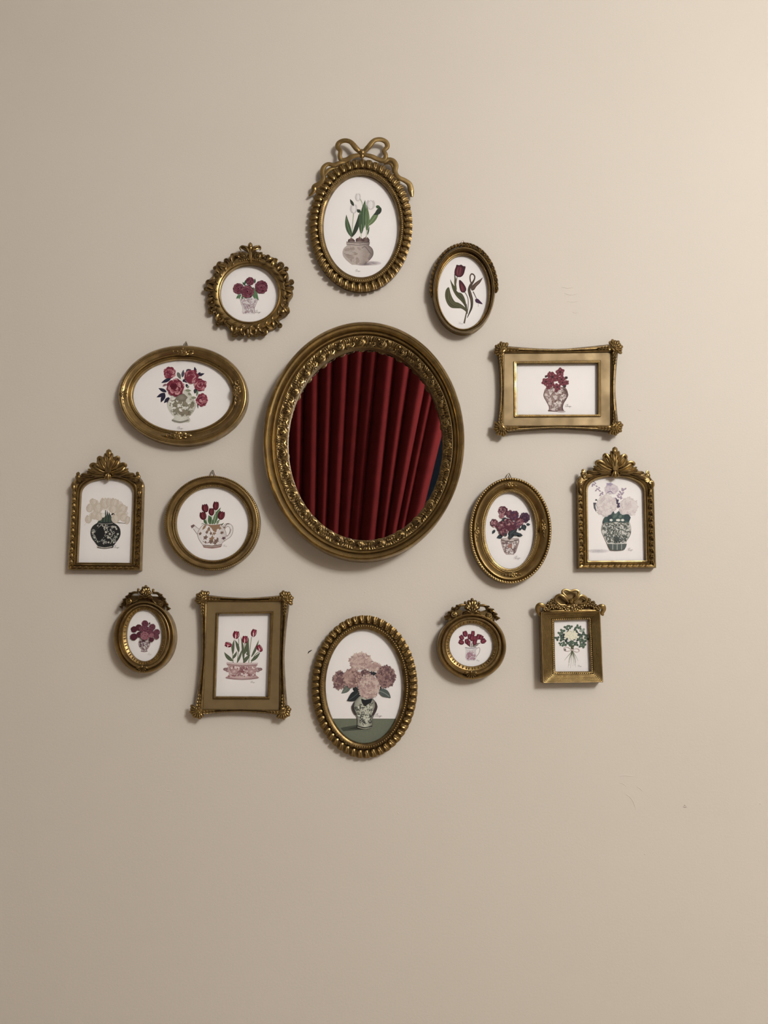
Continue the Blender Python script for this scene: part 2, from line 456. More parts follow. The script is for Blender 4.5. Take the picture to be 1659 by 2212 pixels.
    def done(s, name='painted_bouquet', label=None):
        o = s.art.build(name, INK, s.print, False)
        if label: o['label'] = label
        s.art = MB()
    def sign(s, x, y, w, c=None):
        c = c or ink(158, 149, 144)
        S = [(0.34, -0.18), (0.2, -0.26), (0.06, -0.12), (0.02, 0.06), (0.1, 0.12), (0.24, 0.02), (0.38, -0.2), (0.42, -0.3), (0.36, -0.22), (0.3, -0.05), (0.34, 0.06), (0.22, 0.12)]
        T = [(0.36, 0.1), (0.42, 0.02), (0.48, 0.04), (0.46, 0.12), (0.54, 0.03), (0.58, 0.11), (0.66, 0.03), (0.72, 0.04), (0.68, 0.13), (0.76, 0.04), (0.7, 0.2), (0.62, 0.26), (0.72, 0.14), (0.84, 0.06), (0.88, 0.03), (0.84, 0.11), (1.0, 0.07)]
        for q in (S, T): s.istroke([(x + a * w, y + b_ * w) for a, b_ in q], w * 0.03, c, None, 4)
        s.done('signature', 'small handwritten artist signature in grey')

# ---------------------------------------------------------------- the room
R = ROOM
def struct(name, boxes, mat):
    mb = MB()
    for q in boxes: mb.box(*q)
    return tag(mb.build(name, mat, None, False), kind='structure')
wall = struct('wall_front', [(R['x0'] - 0.1, R['x1'] + 0.1, 0.0, 0.1, 0, R['z1'])], PAINT)
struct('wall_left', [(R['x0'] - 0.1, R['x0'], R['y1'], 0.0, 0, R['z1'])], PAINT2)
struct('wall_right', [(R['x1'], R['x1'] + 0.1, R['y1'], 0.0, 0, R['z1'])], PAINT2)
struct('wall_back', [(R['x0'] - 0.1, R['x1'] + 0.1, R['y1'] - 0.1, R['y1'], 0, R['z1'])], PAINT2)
struct('floor', [(R['x0'] - 0.1, R['x1'] + 0.1, R['y1'] - 0.1, 0.1, -0.1, 0)], WOOD)
struct('ceiling', [(R['x0'] - 0.1, R['x1'] + 0.1, R['y1'] - 0.1, 0.1, R['z1'], R['z1'] + 0.1)], CEILM)

# window in the back wall, night outside, behind the curtain
yb = R['y1']
win = struct('window_1', [(-1.0, 1.2, yb, yb + 0.05, 0.90, 0.96), (-1.0, 1.2, yb, yb + 0.05, 3.10, 3.16),
                          (-1.0, -0.94, yb, yb + 0.05, 0.96, 3.10), (1.14, 1.2, yb, yb + 0.05, 0.96, 3.10),
                          (0.07, 0.13, yb, yb + 0.045, 0.96, 3.10)], WHITEP)
for x0_, x1_ in ((-0.94, 0.07), (0.13, 1.14)):
    mb = MB(); mb.box(x0_, x1_, yb + 0.004, yb + 0.012, 0.96, 3.10); mb.build('pane', NIGHT, win, False)
mb = MB(); mb.box(-1.06, 1.26, yb, yb + 0.09, 0.86, 0.90); mb.build('window_sill', WHITEP, win, False)

# lamp hanging from the ceiling, upper right in front of the wall
lx, ly, lz = LAMP_POS
lamp = bpy.data.objects.new('pendant_lamp', None); COL.objects.link(lamp); lamp.location = LAMP_POS
tag(lamp, 'lit frosted glass globe lamp hanging from the ceiling', 'lamp')
mb = MB(); mb.ball((0, 0, 0), LAMP_R * 0.5, 1.0, 24, 14); gl = mb.build('globe', LAMPM, lamp)
LAMPM.node_tree.nodes['Principled BSDF'].inputs['Emission Strength'].default_value = 6.0
pl = bpy.data.lights.new('bulb_light', 'POINT'); pl.energy = LAMP_W; pl.color = LAMP_COL; pl.shadow_soft_size = LAMP_R
plo = bpy.data.objects.new('bulb_light', pl); COL.objects.link(plo); plo.parent = lamp
def turned(name, prof, mat, parent):
    mb = MB(); rows = [[(r * math.cos(2 * math.pi * j / 20), r * math.sin(2 * math.pi * j / 20), z) for j in range(20)] for r, z in prof]
    b0 = mb.grid(rows, closed_u=True); mb.cap(range(b0, b0 + 20)); mb.cap(range(b0 + (len(rows) - 1) * 20, b0 + len(rows) * 20))
    return mb.build(name, mat, parent)
top = R['z1'] - lz
turned('fitting', [(0.05, LAMP_R * 0.47), (0.055, LAMP_R * 0.5 + 0.02), (0.03, LAMP_R * 0.5 + 0.04), (0.008, top - 0.03)], GOLD_SATIN, lamp) if top > LAMP_R + 0.08 else None
turned('ceiling_rose', [(0.06, top - 0.03), (0.065, top - 0.015), (0.065, top)], GOLD_SATIN, lamp)

# red curtain on the opposite side of the room, seen in the mirror
YC = -3.42
def via_mirror(x, y):
    return on_plane(550 + x * 0.2833, 680 + y * 0.2833, YC + 0.02)
folds = [((260, 900), (262, 1200)), ((375, 570), (360, 1400)), ((490, 440), (470, 1560)), ((600, 350), (550, 1620)), ((720, 290), (640, 1680)),
         ((835, 265), (720, 1700)), ((940, 262), (800, 1700)), ((1072, 320), (925, 1700)), ((1190, 390), (1000, 1690)),
         ((1300, 560), (1088, 1630)), ((1352, 640), (1150, 1600)), ((1430, 880), (1283, 1480))]
FL = []
for a, b_ in folds:
    xa, za = via_mirror(*a); xb, zb = via_mirror(*b_); k_ = (xa - xb) / (za - zb)
    FL.append((xb, zb, k_))
x_, z_, k_ = FL[0]
FL = [(x_ - 0.088 * i, z_, k_ - 0.004 * i) for i in range(15, 0, -1)] + FL
def fold_x(i, z):
    x, z0, k = FL[i]
    z = max(z, 1.62)
    return x + k * (z - z0)
rnd = random.Random(4)
amp = [0.046 + 0.020 * rnd.random() for _ in FL]
mb = MB(); rows = []; NS = 12
zs = [0.04 + (3.22 - 0.04) * i / 60 for i in range(61)]
for z in zs:
    row = []; xs = [fold_x(i, z) for i in range(len(FL))]
    for i in range(1, len(xs)): xs[i] = max(xs[i], xs[i - 1] + 0.012)
    for i in range(len(xs) - 1):
        w_ = xs[i + 1] - xs[i]
        for j in range(NS):
            u = j / NS; uu = u ** 1.12
            d = amp[i] * min(1.25, w_ / 0.088) * (math.sin(math.pi * uu) ** 0.75) * (0.9 + 0.1 * math.sin(2.1 * z + i))
            x = xs[i] + w_ * (u + 0.10 * math.sin(math.pi * u) ** 2)
            row.append((x, YC + d - 0.02, z))
    row.append((xs[-1], YC - 0.02, z))
    row.append((xs[-1] + 0.004, YC - 0.035, z))
    rows.append(row)
mb.grid(rows)
cur = mb.build('curtain', VELVET, None, True, 80)
so = cur.modifiers.new('thickness', 'SOLIDIFY'); so.thickness = 0.002
tag(cur, 'deep red pleated curtain reflected in the oval mirror', 'curtain')
mb = MB(); rows = [[(x, YC + 0.012 * math.cos(a), 3.25 + 0.012 * math.sin(a)) for a in [2 * math.pi * j / 12 for j in range(12)]] for x in (-1.75, 1.4)]
b0 = mb.grid(rows, closed_u=True); mb.cap(range(b0, b0 + 12)); mb.cap(range(b0 + 12, b0 + 24))
rod = bpy.data.objects.new('curtain_rod', None); COL.objects.link(rod)
tag(rod, 'metal curtain rod carrying the red curtain', 'curtain rod')
mb.build('rod', GOLD_DARK, rod)
for x in (-1.6, 1.3):
    mb = MB(); mb.box(x - 0.012, x + 0.012, yb, YC + 0.005, 3.235, 3.255); mb.build('bracket', GOLD_DARK, rod, False)

# small flaws on the wall: paint ridges, filled nail holes, a stuck fleck
def wall_tube(name, pts, r, mat, lift=0.3, parent=None):
    mb = MB(); P = cr(pts, 4); C = [Vector((on_plane(x, y, 0)[0], -lift * 0.001, on_plane(x, y, 0)[1])) for x, y in P]; rows = []
    for i, c in enumerate(C):
        t = (C[min(i + 1, len(C) - 1)] - C[max(i - 1, 0)]).normalized(); n = Vector((0, -1, 0)); sd = t.cross(n)
        q = r * (0.25 + 0.75 * math.sin(math.pi * (i + 0.5) / len(C)))
        rows.append([tuple(c + sd * q * math.cos(a) + n * q * 0.6 * math.sin(a)) for a in [2 * math.pi * j / 6 for j in range(6)]])
    b0 = mb.grid(rows, closed_u=True); n_ = len(rows)
    mb.cap(range(b0, b0 + 6)); mb.cap(range(b0 + 6 * (n_ - 1), b0 + 6 * n_))
    return mb.build(name, mat, parent)
for pts in ([(1336, 1677), (1350, 1675), (1372, 1677)], [(1374, 1698), (1382, 1703), (1388, 1709)], [(1336, 1690), (1346, 1693), (1353, 1699)],
            [(1348, 1713), (1360, 1721), (1368, 1732), (1374, 1750)], [(1212, 620), (1225, 622), (1238, 621)], [(1218, 633), (1232, 637), (1246, 635)],
            [(1224, 651), (1238, 652), (1250, 650)], [(1236, 674), (1244, 676), (1250, 673)], [(358, 1707), (364, 1709), (372, 1709)], [(1377, 884), (1381, 886), (1386, 887)]):
    wall_tube('paint_ridge', pts, 0.0008, PAINT, 0.1, wall)
for x, y in ((788, 1279), (860, 1757), (1642, 1736), (1393, 1845)):
    mb = MB(); u, v = on_plane(x, y, 0); mb.ball((u, 0.0002, v), 0.0016, 0.5); mb.build('filled_nail_hole', PAINT, wall)
fl = wall_tube('fleck', [(665.5, 1412), (667, 1408.5), (670, 1406.5), (674, 1404)], 0.0011, FLECK, 0.4)
tag(fl, 'tiny dark fleck stuck to the wall left of the hydrangea frame', 'fleck')
for pts in ([(1475, 1742), (1479, 1744), (1484, 1743)], [(1477, 1739), (1481, 1741)]):
    wall_tube('scuff', pts, 0.0007, mat_noise('scuff_grey', (0.34, 0.30, 0.26, 1), (0.4, 0.35, 0.3, 1), 0.7, 100.0), 0.02, wall)

# ---------------------------------------------------------------- the mirror
fr = Frame('wall_mirror', 'large oval mirror in a wide gold frame bordered with roses, hung in the middle', 'mirror', 550, 680, 470 / 1659, 835, 975, 9.0, None)
N = 160
E0, E1 = ell(843, 985, 592, 735, N), ell(831, 967, 769, 911, N, math.radians(1.5))
fr.prof('moulding', E0, E1, [(0, 15), (0.04, 16.5), (0.1, 17.5), (0.44, 25), (0.47, 25), (0.49, 24), (0.52, 27), (0.56, 29.5), (0.60, 30.5), (0.635, 29), (0.65, 27.5), (0.665, 28.5), (0.70, 31), (0.78, 35), (0.85, 36.5), (0.89, 35), (0.905, 36), (0.95, 34.5), (1.0, 29)], GOLD, 28)
mb = MB(); g = [fr.p(x, y, 9) for x, y in ell(843, 985, 640, 785, N)]; gb = [(q[0], -0.006, q[2]) for q in g]
b0 = mb.grid([g, gb], closed_u=True); mb.cap(range(b0, b0 + N)); mb.cap(range(b0 + 2 * N - 1, b0 + N - 1, -1))
mb.build('mirror_glass', MIRROR, fr.root, False)
border = MB(); rows = [[fr.p(x, y, h) for x, y in lerpc(E0, E1, t)] for t, h in ((0.10, 17.5), (0.22, 20.5), (0.40, 24.6))]
border.grid(rows, closed_u=True)
bo = border.build('rose_border', GOLD_DARK, fr.root)
NR = 27
def at_t(t, a):
    i = a / (2 * math.pi) * N; i0 = int(math.floor(i)) % N; f = i - math.floor(i); C = lerpc(E0, E1, t)
    p, q = C[i0], C[(i0 + 1) % N]
    return (p[0] + (q[0] - p[0]) * f, p[1] + (q[1] - p[1]) * f)
# equal steps along the border
mid = lerpc(E0, E1, 0.24); cum = [0.0]
for i in range(N): cum.append(cum[-1] + math.dist(mid[i], mid[(i + 1) % N]))
def ang_at(d):
    d = d % cum[-1]; i = 0
    while cum[i + 1] < d: i += 1
    return 2 * math.pi * (i + (d - cum[i]) / (cum[i + 1] - cum[i])) / N
rnd = random.Random(3)
for i in range(NR):
    d0 = cum[-1] * i / NR; st = cum[-1] / NR; a = ang_at(d0); c = at_t(0.235, a); rr = 40 + rnd.uniform(-3, 4)
    def rose(mb, c=c, rr=rr, a=a):
        mb.ball(fr.p(c[0], c[1], 20.5), rr * 0.92 * fr.m, 0.45, 12, 6)
        for k in range(3):
            q = rr * (0.86 - 0.27 * k); a0 = a + 2.1 * k + rnd.random()
            for w in range(2):
                b1 = a0 + w * 3.14
                fr.tube(mb, [(c[0] + q * math.cos(b1 + e), c[1] + q * math.sin(b1 + e), 21.5 + k * 1.6) for e in (0, 0.8, 1.6, 2.4, 2.9)], [2.5, 7, 9, 6, 2], 5, 1.4, 2)
        mb.ball(fr.p(c[0], c[1], 25.5), 8 * fr.m)
    fr.part('rose', rose, GOLD_DARK, bo)
    def ribs(mb):
        for k in range(6):
            u = 0.25 + 0.10 * k; jit = rnd.uniform(-.02, .02)
            p = at_t(0.445, ang_at(d0 + st * (u + jit))); q = at_t(0.17 + rnd.uniform(0, .06), ang_at(d0 + st * (0.5 + (u - 0.5) * 0.72 + jit)))
            fr.lobe(mb, p, q, 26, 24.0, 3.4 + rnd.uniform(-.6, .8), bend=7 * (1 if k < 3 else -1), n=5, m=4, lift=-4.2, base=0.7)
    fr.part('ribbed_leaf', ribs, GOLD_DARK, bo)
    def curl(mb):
        for k, (u0, u1, t1, w) in enumerate(((.30, .20, .02, 34), (.40, .36, .0, 36), (.50, .53, -.012, 40), (.60, .68, .0, 36), (.72, .82, .02, 34))):
            fr.lobe(mb, at_t(0.24, ang_at(d0 + st * u0)), at_t(t1, ang_at(d0 + st * u1)), w * 1.1, 20.8, 3.6 + rnd.uniform(-.5, .8), bend=rnd.uniform(-8, 8), n=5, m=4, groove=0.4, base=0.6, lift=-4.0)
        for e in (-1, 1):
            fr.lobe(mb, at_t(0.26, ang_at(d0 + st * .10 * e)), at_t(0.02, ang_at(d0 + st * .07 * e)), 38, 21, 3.2, n=4, m=4, groove=.3, base=0.6, lift=-4.0)
            fr.lobe(mb, at_t(0.24, ang_at(d0 + st * .10 * e)), at_t(0.44, ang_at(d0 + st * .20 * e)), 36, 20.8, 3.4, bend=8 * e, n=5, m=4, groove=.35, lift=3.4)
        fr.tube(mb, [at_t(0.16, ang_at(d0 + st * .26)) + (21.5,), at_t(0.08, ang_at(d0 + st * .38)) + (21.5,), at_t(0.12, ang_at(d0 + st * .5)) + (22.5,), at_t(0.07, ang_at(d0 + st * .64)) + (21.5,), at_t(0.15, ang_at(d0 + st * .76)) + (21.5,)], [3, 6, 6, 6, 3], 5, 1.0, 3)
    fr.part('curled_leaf', curl, GOLD_DARK, bo)

# ---------------------------------------------------------------- frame builders
def ruffled(fr, E0, E2, n, w, t_in=0.47, hmax=5.0):
    """a ring of fluted lobes round an oval; one mesh, placed around"""
    proto = None; M = 720
    cin, cout = lerpc(E0, E2, t_in), lerpc(E0, E2, 1.0)
    pin = [fr.p(x, y, 9) for x, y in cin]; pout = [fr.p(x, y, 9) for x, y in cout]
    cum = [0.0]; K = len(pin)
    for i in range(K): cum.append(cum[-1] + math.dist(pin[i], pin[(i + 1) % K]) + math.dist(pout[i], pout[(i + 1) % K]))
    L = sum(math.dist(a, b_) for a, b_ in zip(pin, pout)) / K
    mb = MB(); rows = []; NN = 8; MM = 10; ww = w * fr.m
    for i in range(NN + 1):
        t = i / NN; row = []
        wf = 0.62 + 0.38 * t; sway = 0.05 * ww * math.sin(2 * math.pi * t)
        hz = (2.0 + hmax * math.sin(math.pi * (0.12 + 0.80 * t)) ** 0.8) / 1000
        for j in range(MM + 1):
            u = -1 + 2 * j / MM
            row.append((sway + u * ww / 2 * wf, -(hz * (max(0, 1 - u * u) ** 0.5) * (1 - 0.30 * math.exp(-(u / 0.33) ** 2) * min(1, 2.2 * t))), (t - 0.0) * L + (0.06 * L * (1 - u * u) if i == NN else 0)))
        rows.append(row)
    b0 = mb.grid(rows); Q = MM + 1
    mb.cap([b0 + j for j in range(Q)]); mb.cap([b0 + NN * Q + j for j in range(Q)])
    mb.cap([b0 + i * Q for i in range(NN + 1)] + [b0 + i * Q + MM for i in range(NN, -1, -1)])
    me = mb.mesh('fluted_lobe'); me.materials.append(GOLD)
    j = 0
    for q in range(n):
        d = cum[-1] * q / n
        while cum[j + 1] < d: j += 1
        f = (d - cum[j]) / (cum[j + 1] - cum[j]); j2 = (j + 1) % K
        a = [pin[j][i] + (pin[j2][i] - pin[j][i]) * f for i in range(3)]; b_ = [pout[j][i] + (pout[j2][i] - pout[j][i]) * f for i in range(3)]
        o = bpy.data.objects.new('fluted_lobe', me); COL.objects.link(o); o.parent = fr.root
        o.location = (a[0], -0.0085 * HS, a[2]); o.rotation_euler = (0, math.atan2(b_[0] - a[0], b_[2] - a[2]), 0)
        o.scale = (1, 1, math.hypot(b_[0] - a[0], b_[2] - a[2]) / L)

def side(a, b_, sag, n):
    """n points from a towards b_, bowed inwards by sag (x, y)"""
    out = []
    for i in range(n):
        t = i / n; k = 1 - abs(2 * t - 1) ** 1.5
        out.append((a[0] + (b_[0] - a[0]) * t + sag[0] * k, a[1] + (b_[1] - a[1]) * t + sag[1] * k))
    return out
def quad(TL, TR, BR, BL, sags=((0, 0),) * 4, n=24):
    return side(TL, TR, sags[0], n) + side(TR, BR, sags[1], n) + side(BR, BL, sags[2], n) + side(BL, TL, sags[3], n)

def shell_frame(fr, op, lip, panel, outer, sags, z):
    """flat panelled frame with bowed carved edges and shell corners; z = ornament size"""
    P0 = quad(*op); P1 = quad(*lip); P2 = quad(*panel); P3 = quad(*outer, sags=sags)
    P2b = lerpc(P2, P3, 0.12)
    fr.loft('inner_moulding', [(P0, 8), (lerpc(P0, P1, .15), 11.5), (lerpc(P0, P1, .8), 12), (P1, 10)], GOLD, drop_in=2, drop_out=5)
    fr.loft('flat_panel', [(P1, 9), (lerpc(P1, P2, 0.5), 9.3), (P2, 9.6)], GOLD_SATIN, drop_in=3, drop_out=3)
    fr.loft('edge_moulding', [(P2, 9), (lerpc(P2, P3, .05), 12), (lerpc(P2, P3, .28), 13), (lerpc(P2, P3, .42), 11.5), (lerpc(P2, P3, .55), 14), (lerpc(P2, P3, .8), 14), (P3, 9)], GOLD_DARK, drop_in=3)
    fr.beads('beading', lerpc(P0, P1, 0.5), 12, 7.5 * z, GOLD, 16 * z)
    fr.beads('beaded_edge', lerpc(P2, P3, 0.70), 14, 9 * z, GOLD, 19 * z)
    cs = {'TL': (outer[0], panel[0]), 'TR': (outer[1], panel[1]), 'BR': (outer[2], panel[2]), 'BL': (outer[3], panel[3])}
    nb = {'TL': ('TR', 'BL'), 'TR': ('TL', 'BR'), 'BR': ('BL', 'TR'), 'BL': ('BR', 'TL')}
    for k, (o, i) in cs.items():
        dx, dy = o[0] - i[0], o[1] - i[1]; ang = math.atan2(-(1 if dy > 0 else -1), (1 if dx > 0 else -1))
        base = (o[0] - 74 * z * math.copysign(1, dx), o[1] - 74 * z * math.copysign(1, dy))
        def shell(mb):
            fr.fan(mb, base[0], base[1], 126 * z, ang, 1.35, 8, 13, 52 * z, 5.5, -0.02)
            fr.fan(mb, base[0] - 8 * z * math.cos(ang), base[1] + 8 * z * math.sin(ang), 72 * z, ang, 1.0, 5, 17, 36 * z, 3.5, 0.05)
            a1 = ang + math.pi / 2
            fr.tube(mb, [(base[0] + 62 * z * math.cos(a1), base[1] - 62 * z * math.sin(a1), 15), (base[0] + 26 * z * math.cos(a1 + .5), base[1] - 26 * z * math.sin(a1 + .5), 17), (base[0] - 26 * z * math.cos(a1 - .5), base[1] + 26 * z * math.sin(a1 - .5), 17), (base[0] - 62 * z * math.cos(a1), base[1] + 62 * z * math.sin(a1), 15)], [9 * z, 14 * z, 14 * z, 9 * z])
            mb.ball(fr.p(base[0] + 40 * z * math.cos(ang), base[1] - 40 * z * math.sin(ang), 11), 66 * z * fr.m, 0.4, 14, 6)
        fr.part('corner_shell', shell, GOLD)
        for w, other in enumerate(nb[k]):
            e = cs[other][0]; e2 = cs[other][1]
            L = math.hypot(e[0] - o[0], e[1] - o[1]); ux, uy = (e[0] - o[0]) / L, (e[1] - o[1]) / L
            L2 = math.hypot(e2[0] - i[0], e2[1] - i[1]); sg = 1 if (w == 0) == (k in ('TL', 'BR')) else -1
            q = (i[0] + (ux * 34 - 0.3 * dx / abs(dx) * 0) * z * (1 if 1 else 0) + (dx * 0.10 if w == 0 else dx * 0.42), i[1] + uy * 34 * z + (dy * 0.42 if w == 0 else dy * 0.10))
            fr.part('scroll', lambda mb: fr.scroll(mb, q[0], q[1], 34 * z, 14.5, math.atan2(uy, -ux), 1.3, sg, 11 * z), GOLD)
            def spray(mb):
                for t in range(5):
                    s0 = (96 + 42 * t) * z; fade = 1 - t * 0.16
                    f = s0 / L; kk = 1 - abs(2 * f - 1) ** 1.5
                    si = {('TL', 0): 0, ('TR', 0): 0, ('BL', 0): 2, ('BR', 0): 2, ('TL', 1): 3, ('BL', 1): 3, ('TR', 1): 1, ('BR', 1): 1}[(k, w)]
                    ox, oy = o[0] + ux * s0 + sags[si][0] * kk, o[1] + uy * s0 + sags[si][1] * kk
                    ix, iy = i[0] + ux * (s0 - 20 * z), i[1] + uy * (s0 - 20 * z)
                    mx_, my_ = ox * 0.58 + (o[0] - dx + ux * s0) * 0.42 if w == 1 else ox, oy if w == 1 else oy * 0.58 + (o[1] - dy + uy * s0) * 0.42
                    for sgn in (-1, 1):
                        nx, ny = -uy * sgn * 15 * z * fade, ux * sgn * 15 * z * fade
                        fr.lobe(mb, (mx_ - ux * 22 * z, my_ - uy * 22 * z), (mx_ + ux * 34 * z + nx, my_ + uy * 34 * z + ny), 48 * z * fade, 14.3, 4.4 * fade, bend=8 * sgn * z, n=5, m=4, groove=0.3)
            fr.part('leaf_spray', spray, GOLD)

def arch_frame(fr, BL, BR, SL, SR):
    def q(a, b_):
        t = (a + 1) / 2
        x0, y0 = BL[0] + (BR[0] - BL[0]) * t, BL[1] + (BR[1] - BL[1]) * t
        x1, y1 = SL[0] + (SR[0] - SL[0]) * t, SL[1] + (SR[1] - SL[1]) * t
        return (x0 + (x1 - x0) * b_, y0 + (y1 - y0) * b_)
    def outl(ha, b0, bs, bt, sq=1.0):
        n = 20; o = [q(-ha, b0 + (bs - b0) * i / n) for i in range(n)]
        for i in range(41):
            a = math.pi * (1 - i / 40)
            o.append(q(ha * math.copysign(abs(math.cos(a)) ** sq, math.cos(a)), bs + (bt - bs) * math.sin(a) ** sq))
        o += [q(ha, bs + (b0 - bs) * i / n) for i in range(1, n)]
        o += [q(ha - 2 * ha * i / n, b0) for i in range(n)]
        return o
    A = outl(0.735, 0.088, 0.87, 1.045, 0.9); B = outl(1.0, 0.0, 0.93, 1.15, 0.78)
    L = lambda t: lerpc(A, B, t)
    fr.loft('moulding', [(A, 8), (L(.05), 10), (L(.16), 10.3), (L(.18), 9.2), (L(.24), 11), (L(.34), 12.4), (L(.42), 11.4), (L(.46), 10), (L(.52), 11), (L(.6), 11.6), (L(.86), 12.4), (L(.93), 13.2), (L(1), 10)], GOLD, drop_in=2)
    m = len(A)
    fr.beads('beading', L(0.11), 10.6, 7, GOLD, 17, 1.0, skip=lambda f: f > 0.80)
    # carved border: a vine of small scrolls and leaves up both sides and along the foot
    def vine(p, r, d):
        def f(mb):
            fr.lobe(mb, (p[0] - r * 0.75 * d, p[1] + r * 1.25), (p[0] + r * 0.55 * d, p[1] - r * 0.55), r * 0.85, 12, 3.4, bend=-r * 0.35 * d, n=6, m=4, groove=0.4)
            fr.lobe(mb, (p[0] + r * 0.7 * d, p[1] + r * 0.9), (p[0] - r * 0.6 * d, p[1] - r * 0.1), r * 0.6, 12, 3.0, bend=r * 0.25 * d, n=5, m=4, groove=0.3)
            fr.tube(mb, [(p[0] + r * .6 * d, p[1] - r * .3, 13), (p[0] + r * .25 * d, p[1] - r * .75, 14), (p[0] - r * .3 * d, p[1] - r * .7, 14), (p[0] - r * .35 * d, p[1] - r * .3, 13.5)], [r * .12, r * .22, r * .22, r * .14], 6, 1.0, 3)
        return f
    for sx in (-1, 1):
        for i in range(13):
            p = q(sx * 0.905, 0.065 + 0.072 * i)
            fr.part('carved_scroll', vine(p, 40, sx if i % 2 else -sx), GOLD)
    for i in range(11):
        p0, p1 = q(-0.84 + 0.16 * i - 0.055, 0.02), q(-0.84 + 0.16 * i + 0.075, 0.034)
        fr.part('carved_leaf', lambda mb: (fr.lobe(mb, p0, p1, 42, 12, 3.4, bend=-10, n=5, m=4, groove=0.3)), GOLD)
    # crest
    H1 = 15
    def lob(mb, a, b_, w, hgt=4.5, bend=0.0, h=H1, **k): fr.lobe(mb, q(*a), q(*b_), w, h, hgt, bend, **k)
    def plate(mb):
        pts = [(-.93, .97), (-.86, 1.06), (-.62, 1.11), (-.42, 1.17), (-.24, 1.25), (0, 1.33), (.24, 1.25), (.42, 1.17), (.62, 1.11), (.86, 1.06), (.93, .97), (.7, 1.02), (.45, 1.09), (0, 1.13), (-.45, 1.09), (-.7, 1.02)]
        f = [fr.p(*q(a, b_), 12.5) for a, b_ in pts]; bk = [(v[0], -0.003, v[2]) for v in f]; n = len(f); b0 = mb.grid([f, bk], closed_u=True)
        tri = tessellate_polygon([[Vector((v[0], v[2], 0)) for v in f]])
        for t in tri: mb.f.append(tuple(b0 + i for i in t)); mb.f.append(tuple(b0 + n + i for i in reversed(t)))
    fr.part('crest_plate', plate, GOLD_DARK)
    def tb(mb, pts, r, ky=0.75): fr.tube(mb, [q(a, b_) + (h,) for a, b_, h in pts], r, 8, ky)
    def palm(mb):
        lob(mb, (0, 1.12), (0, 1.372), 190, 6, groove=0.25, base=0.55); lob(mb, (0, 1.30), (0, 1.392), 100, 6, h=17.5, base=0.8)
        for s_ in (-1, 1):
            lob(mb, (0.03 * s_, 1.20), (s_ * 0.115, 1.345), 66, 5.5, h=16.5, groove=0.25)
            lob(mb, (0.0, 1.17), (s_ * 0.045, 1.33), 46, 4, h=18.5)
            lob(mb, (0.03 * s_, 1.16), (s_ * 0.17, 1.305), 74, 5.5, bend=10 * s_, h=16, groove=0.3)
    fr.part('crest_palmette', palm, GOLD)
    for s_ in (-1, 1):
        fr.part('crest_volute', lambda mb: (lob(mb, (s_ * .06, 1.15), (s_ * .285, 1.295), 120, 5.5, bend=26 * s_, h=14.5, groove=.45), tb(mb, [(s_ * .10, 1.20, 17), (s_ * .17, 1.265, 18.5), (s_ * .235, 1.298, 18.5), (s_ * .295, 1.285, 17.5), (s_ * .30, 1.255, 17)], [12, 22, 24, 22, 12]), lob(mb, (s_ * .12, 1.15), (s_ * .33, 1.25), 70, 5, bend=12 * s_, h=14, groove=.3)), GOLD)
        fr.part('crest_volute', lambda mb: (lob(mb, (s_ * .10, 1.12), (s_ * .50, 1.215), 120, 5.5, bend=30 * s_, h=14, groove=.45), tb(mb, [(s_ * .20, 1.165, 16), (s_ * .32, 1.208, 18), (s_ * .42, 1.222, 18), (s_ * .50, 1.205, 17), (s_ * .49, 1.178, 16)], [12, 22, 24, 22, 12]), lob(mb, (s_ * .3, 1.12), (s_ * .58, 1.165), 64, 4.5, bend=12 * s_, h=14, groove=.35)), GOLD)
        fr.part('crest_leaf', lambda mb: (lob(mb, (s_ * 0.12, 1.095), (s_ * 0.60, 1.135), 96, 5, bend=18 * s_, groove=0.4, h=13.5), lob(mb, (s_ * 0.36, 1.09), (s_ * 0.76, 1.105), 84, 4.5, bend=14 * s_, groove=0.4, h=13.5), lob(mb, (s_ * 0.5, 1.065), (s_ * 0.90, 1.05), 84, 4, bend=14 * s_, groove=0.4, h=13)), GOLD_DARK)
        c = q(s_ * 0.845, 1.105)
        fr.part('scroll', lambda mb: (fr.scroll(mb, c[0], c[1], 40, 14, 1.57, 1.2, s_, 15), mb.ball(fr.p(c[0], c[1] + 52, 12.5), 46 * fr.m, .5, 10, 6), fr.tube(mb, [q(s_ * .83, 1.08) + (14,), q(s_ * .78, 1.055) + (14,), q(s_ * .66, 1.075) + (14,), q(s_ * .52, 1.10) + (14,)], [16, 15, 14, 8])), GOLD)
        c2 = q(s_ * 0.79, 1.035)
        fr.part('scroll', lambda mb: fr.scroll(mb, c2[0], c2[1], 44, 13.5, 0.8, 1.3, -s_, 14), GOLD)
        fr.part('shoulder_leaf', lambda mb: (lob(mb, (s_ * .93, .90), (s_ * .96, 1.02), 76, 5, bend=10 * s_, h=12.5, groove=.4), fr.scroll(mb, *q(s_ * .93, .985), 44, 14.5, 0.5, 1.2, s_, 14), lob(mb, (s_ * .9, .84), (s_ * .93, .93), 60, 4, h=12.5)), GOLD)
    def drop(mb):
        mb.ball(fr.p(*q(0, 1.085), 14), 52 * fr.m, 0.6, 12, 7); lob(mb, (0, 1.13), (0, 1.025), 84, 5, h=13, base=.7); lob(mb, (-.02, 1.12), (-.1, 1.05), 44, 4.5, h=14); lob(mb, (.02, 1.12), (.1, 1.05), 44, 4.5, h=14)
    fr.part('crest_boss', drop, GOLD)
    fr.paper(outl(0.80, 0.05, 0.88, 1.08, 0.9))

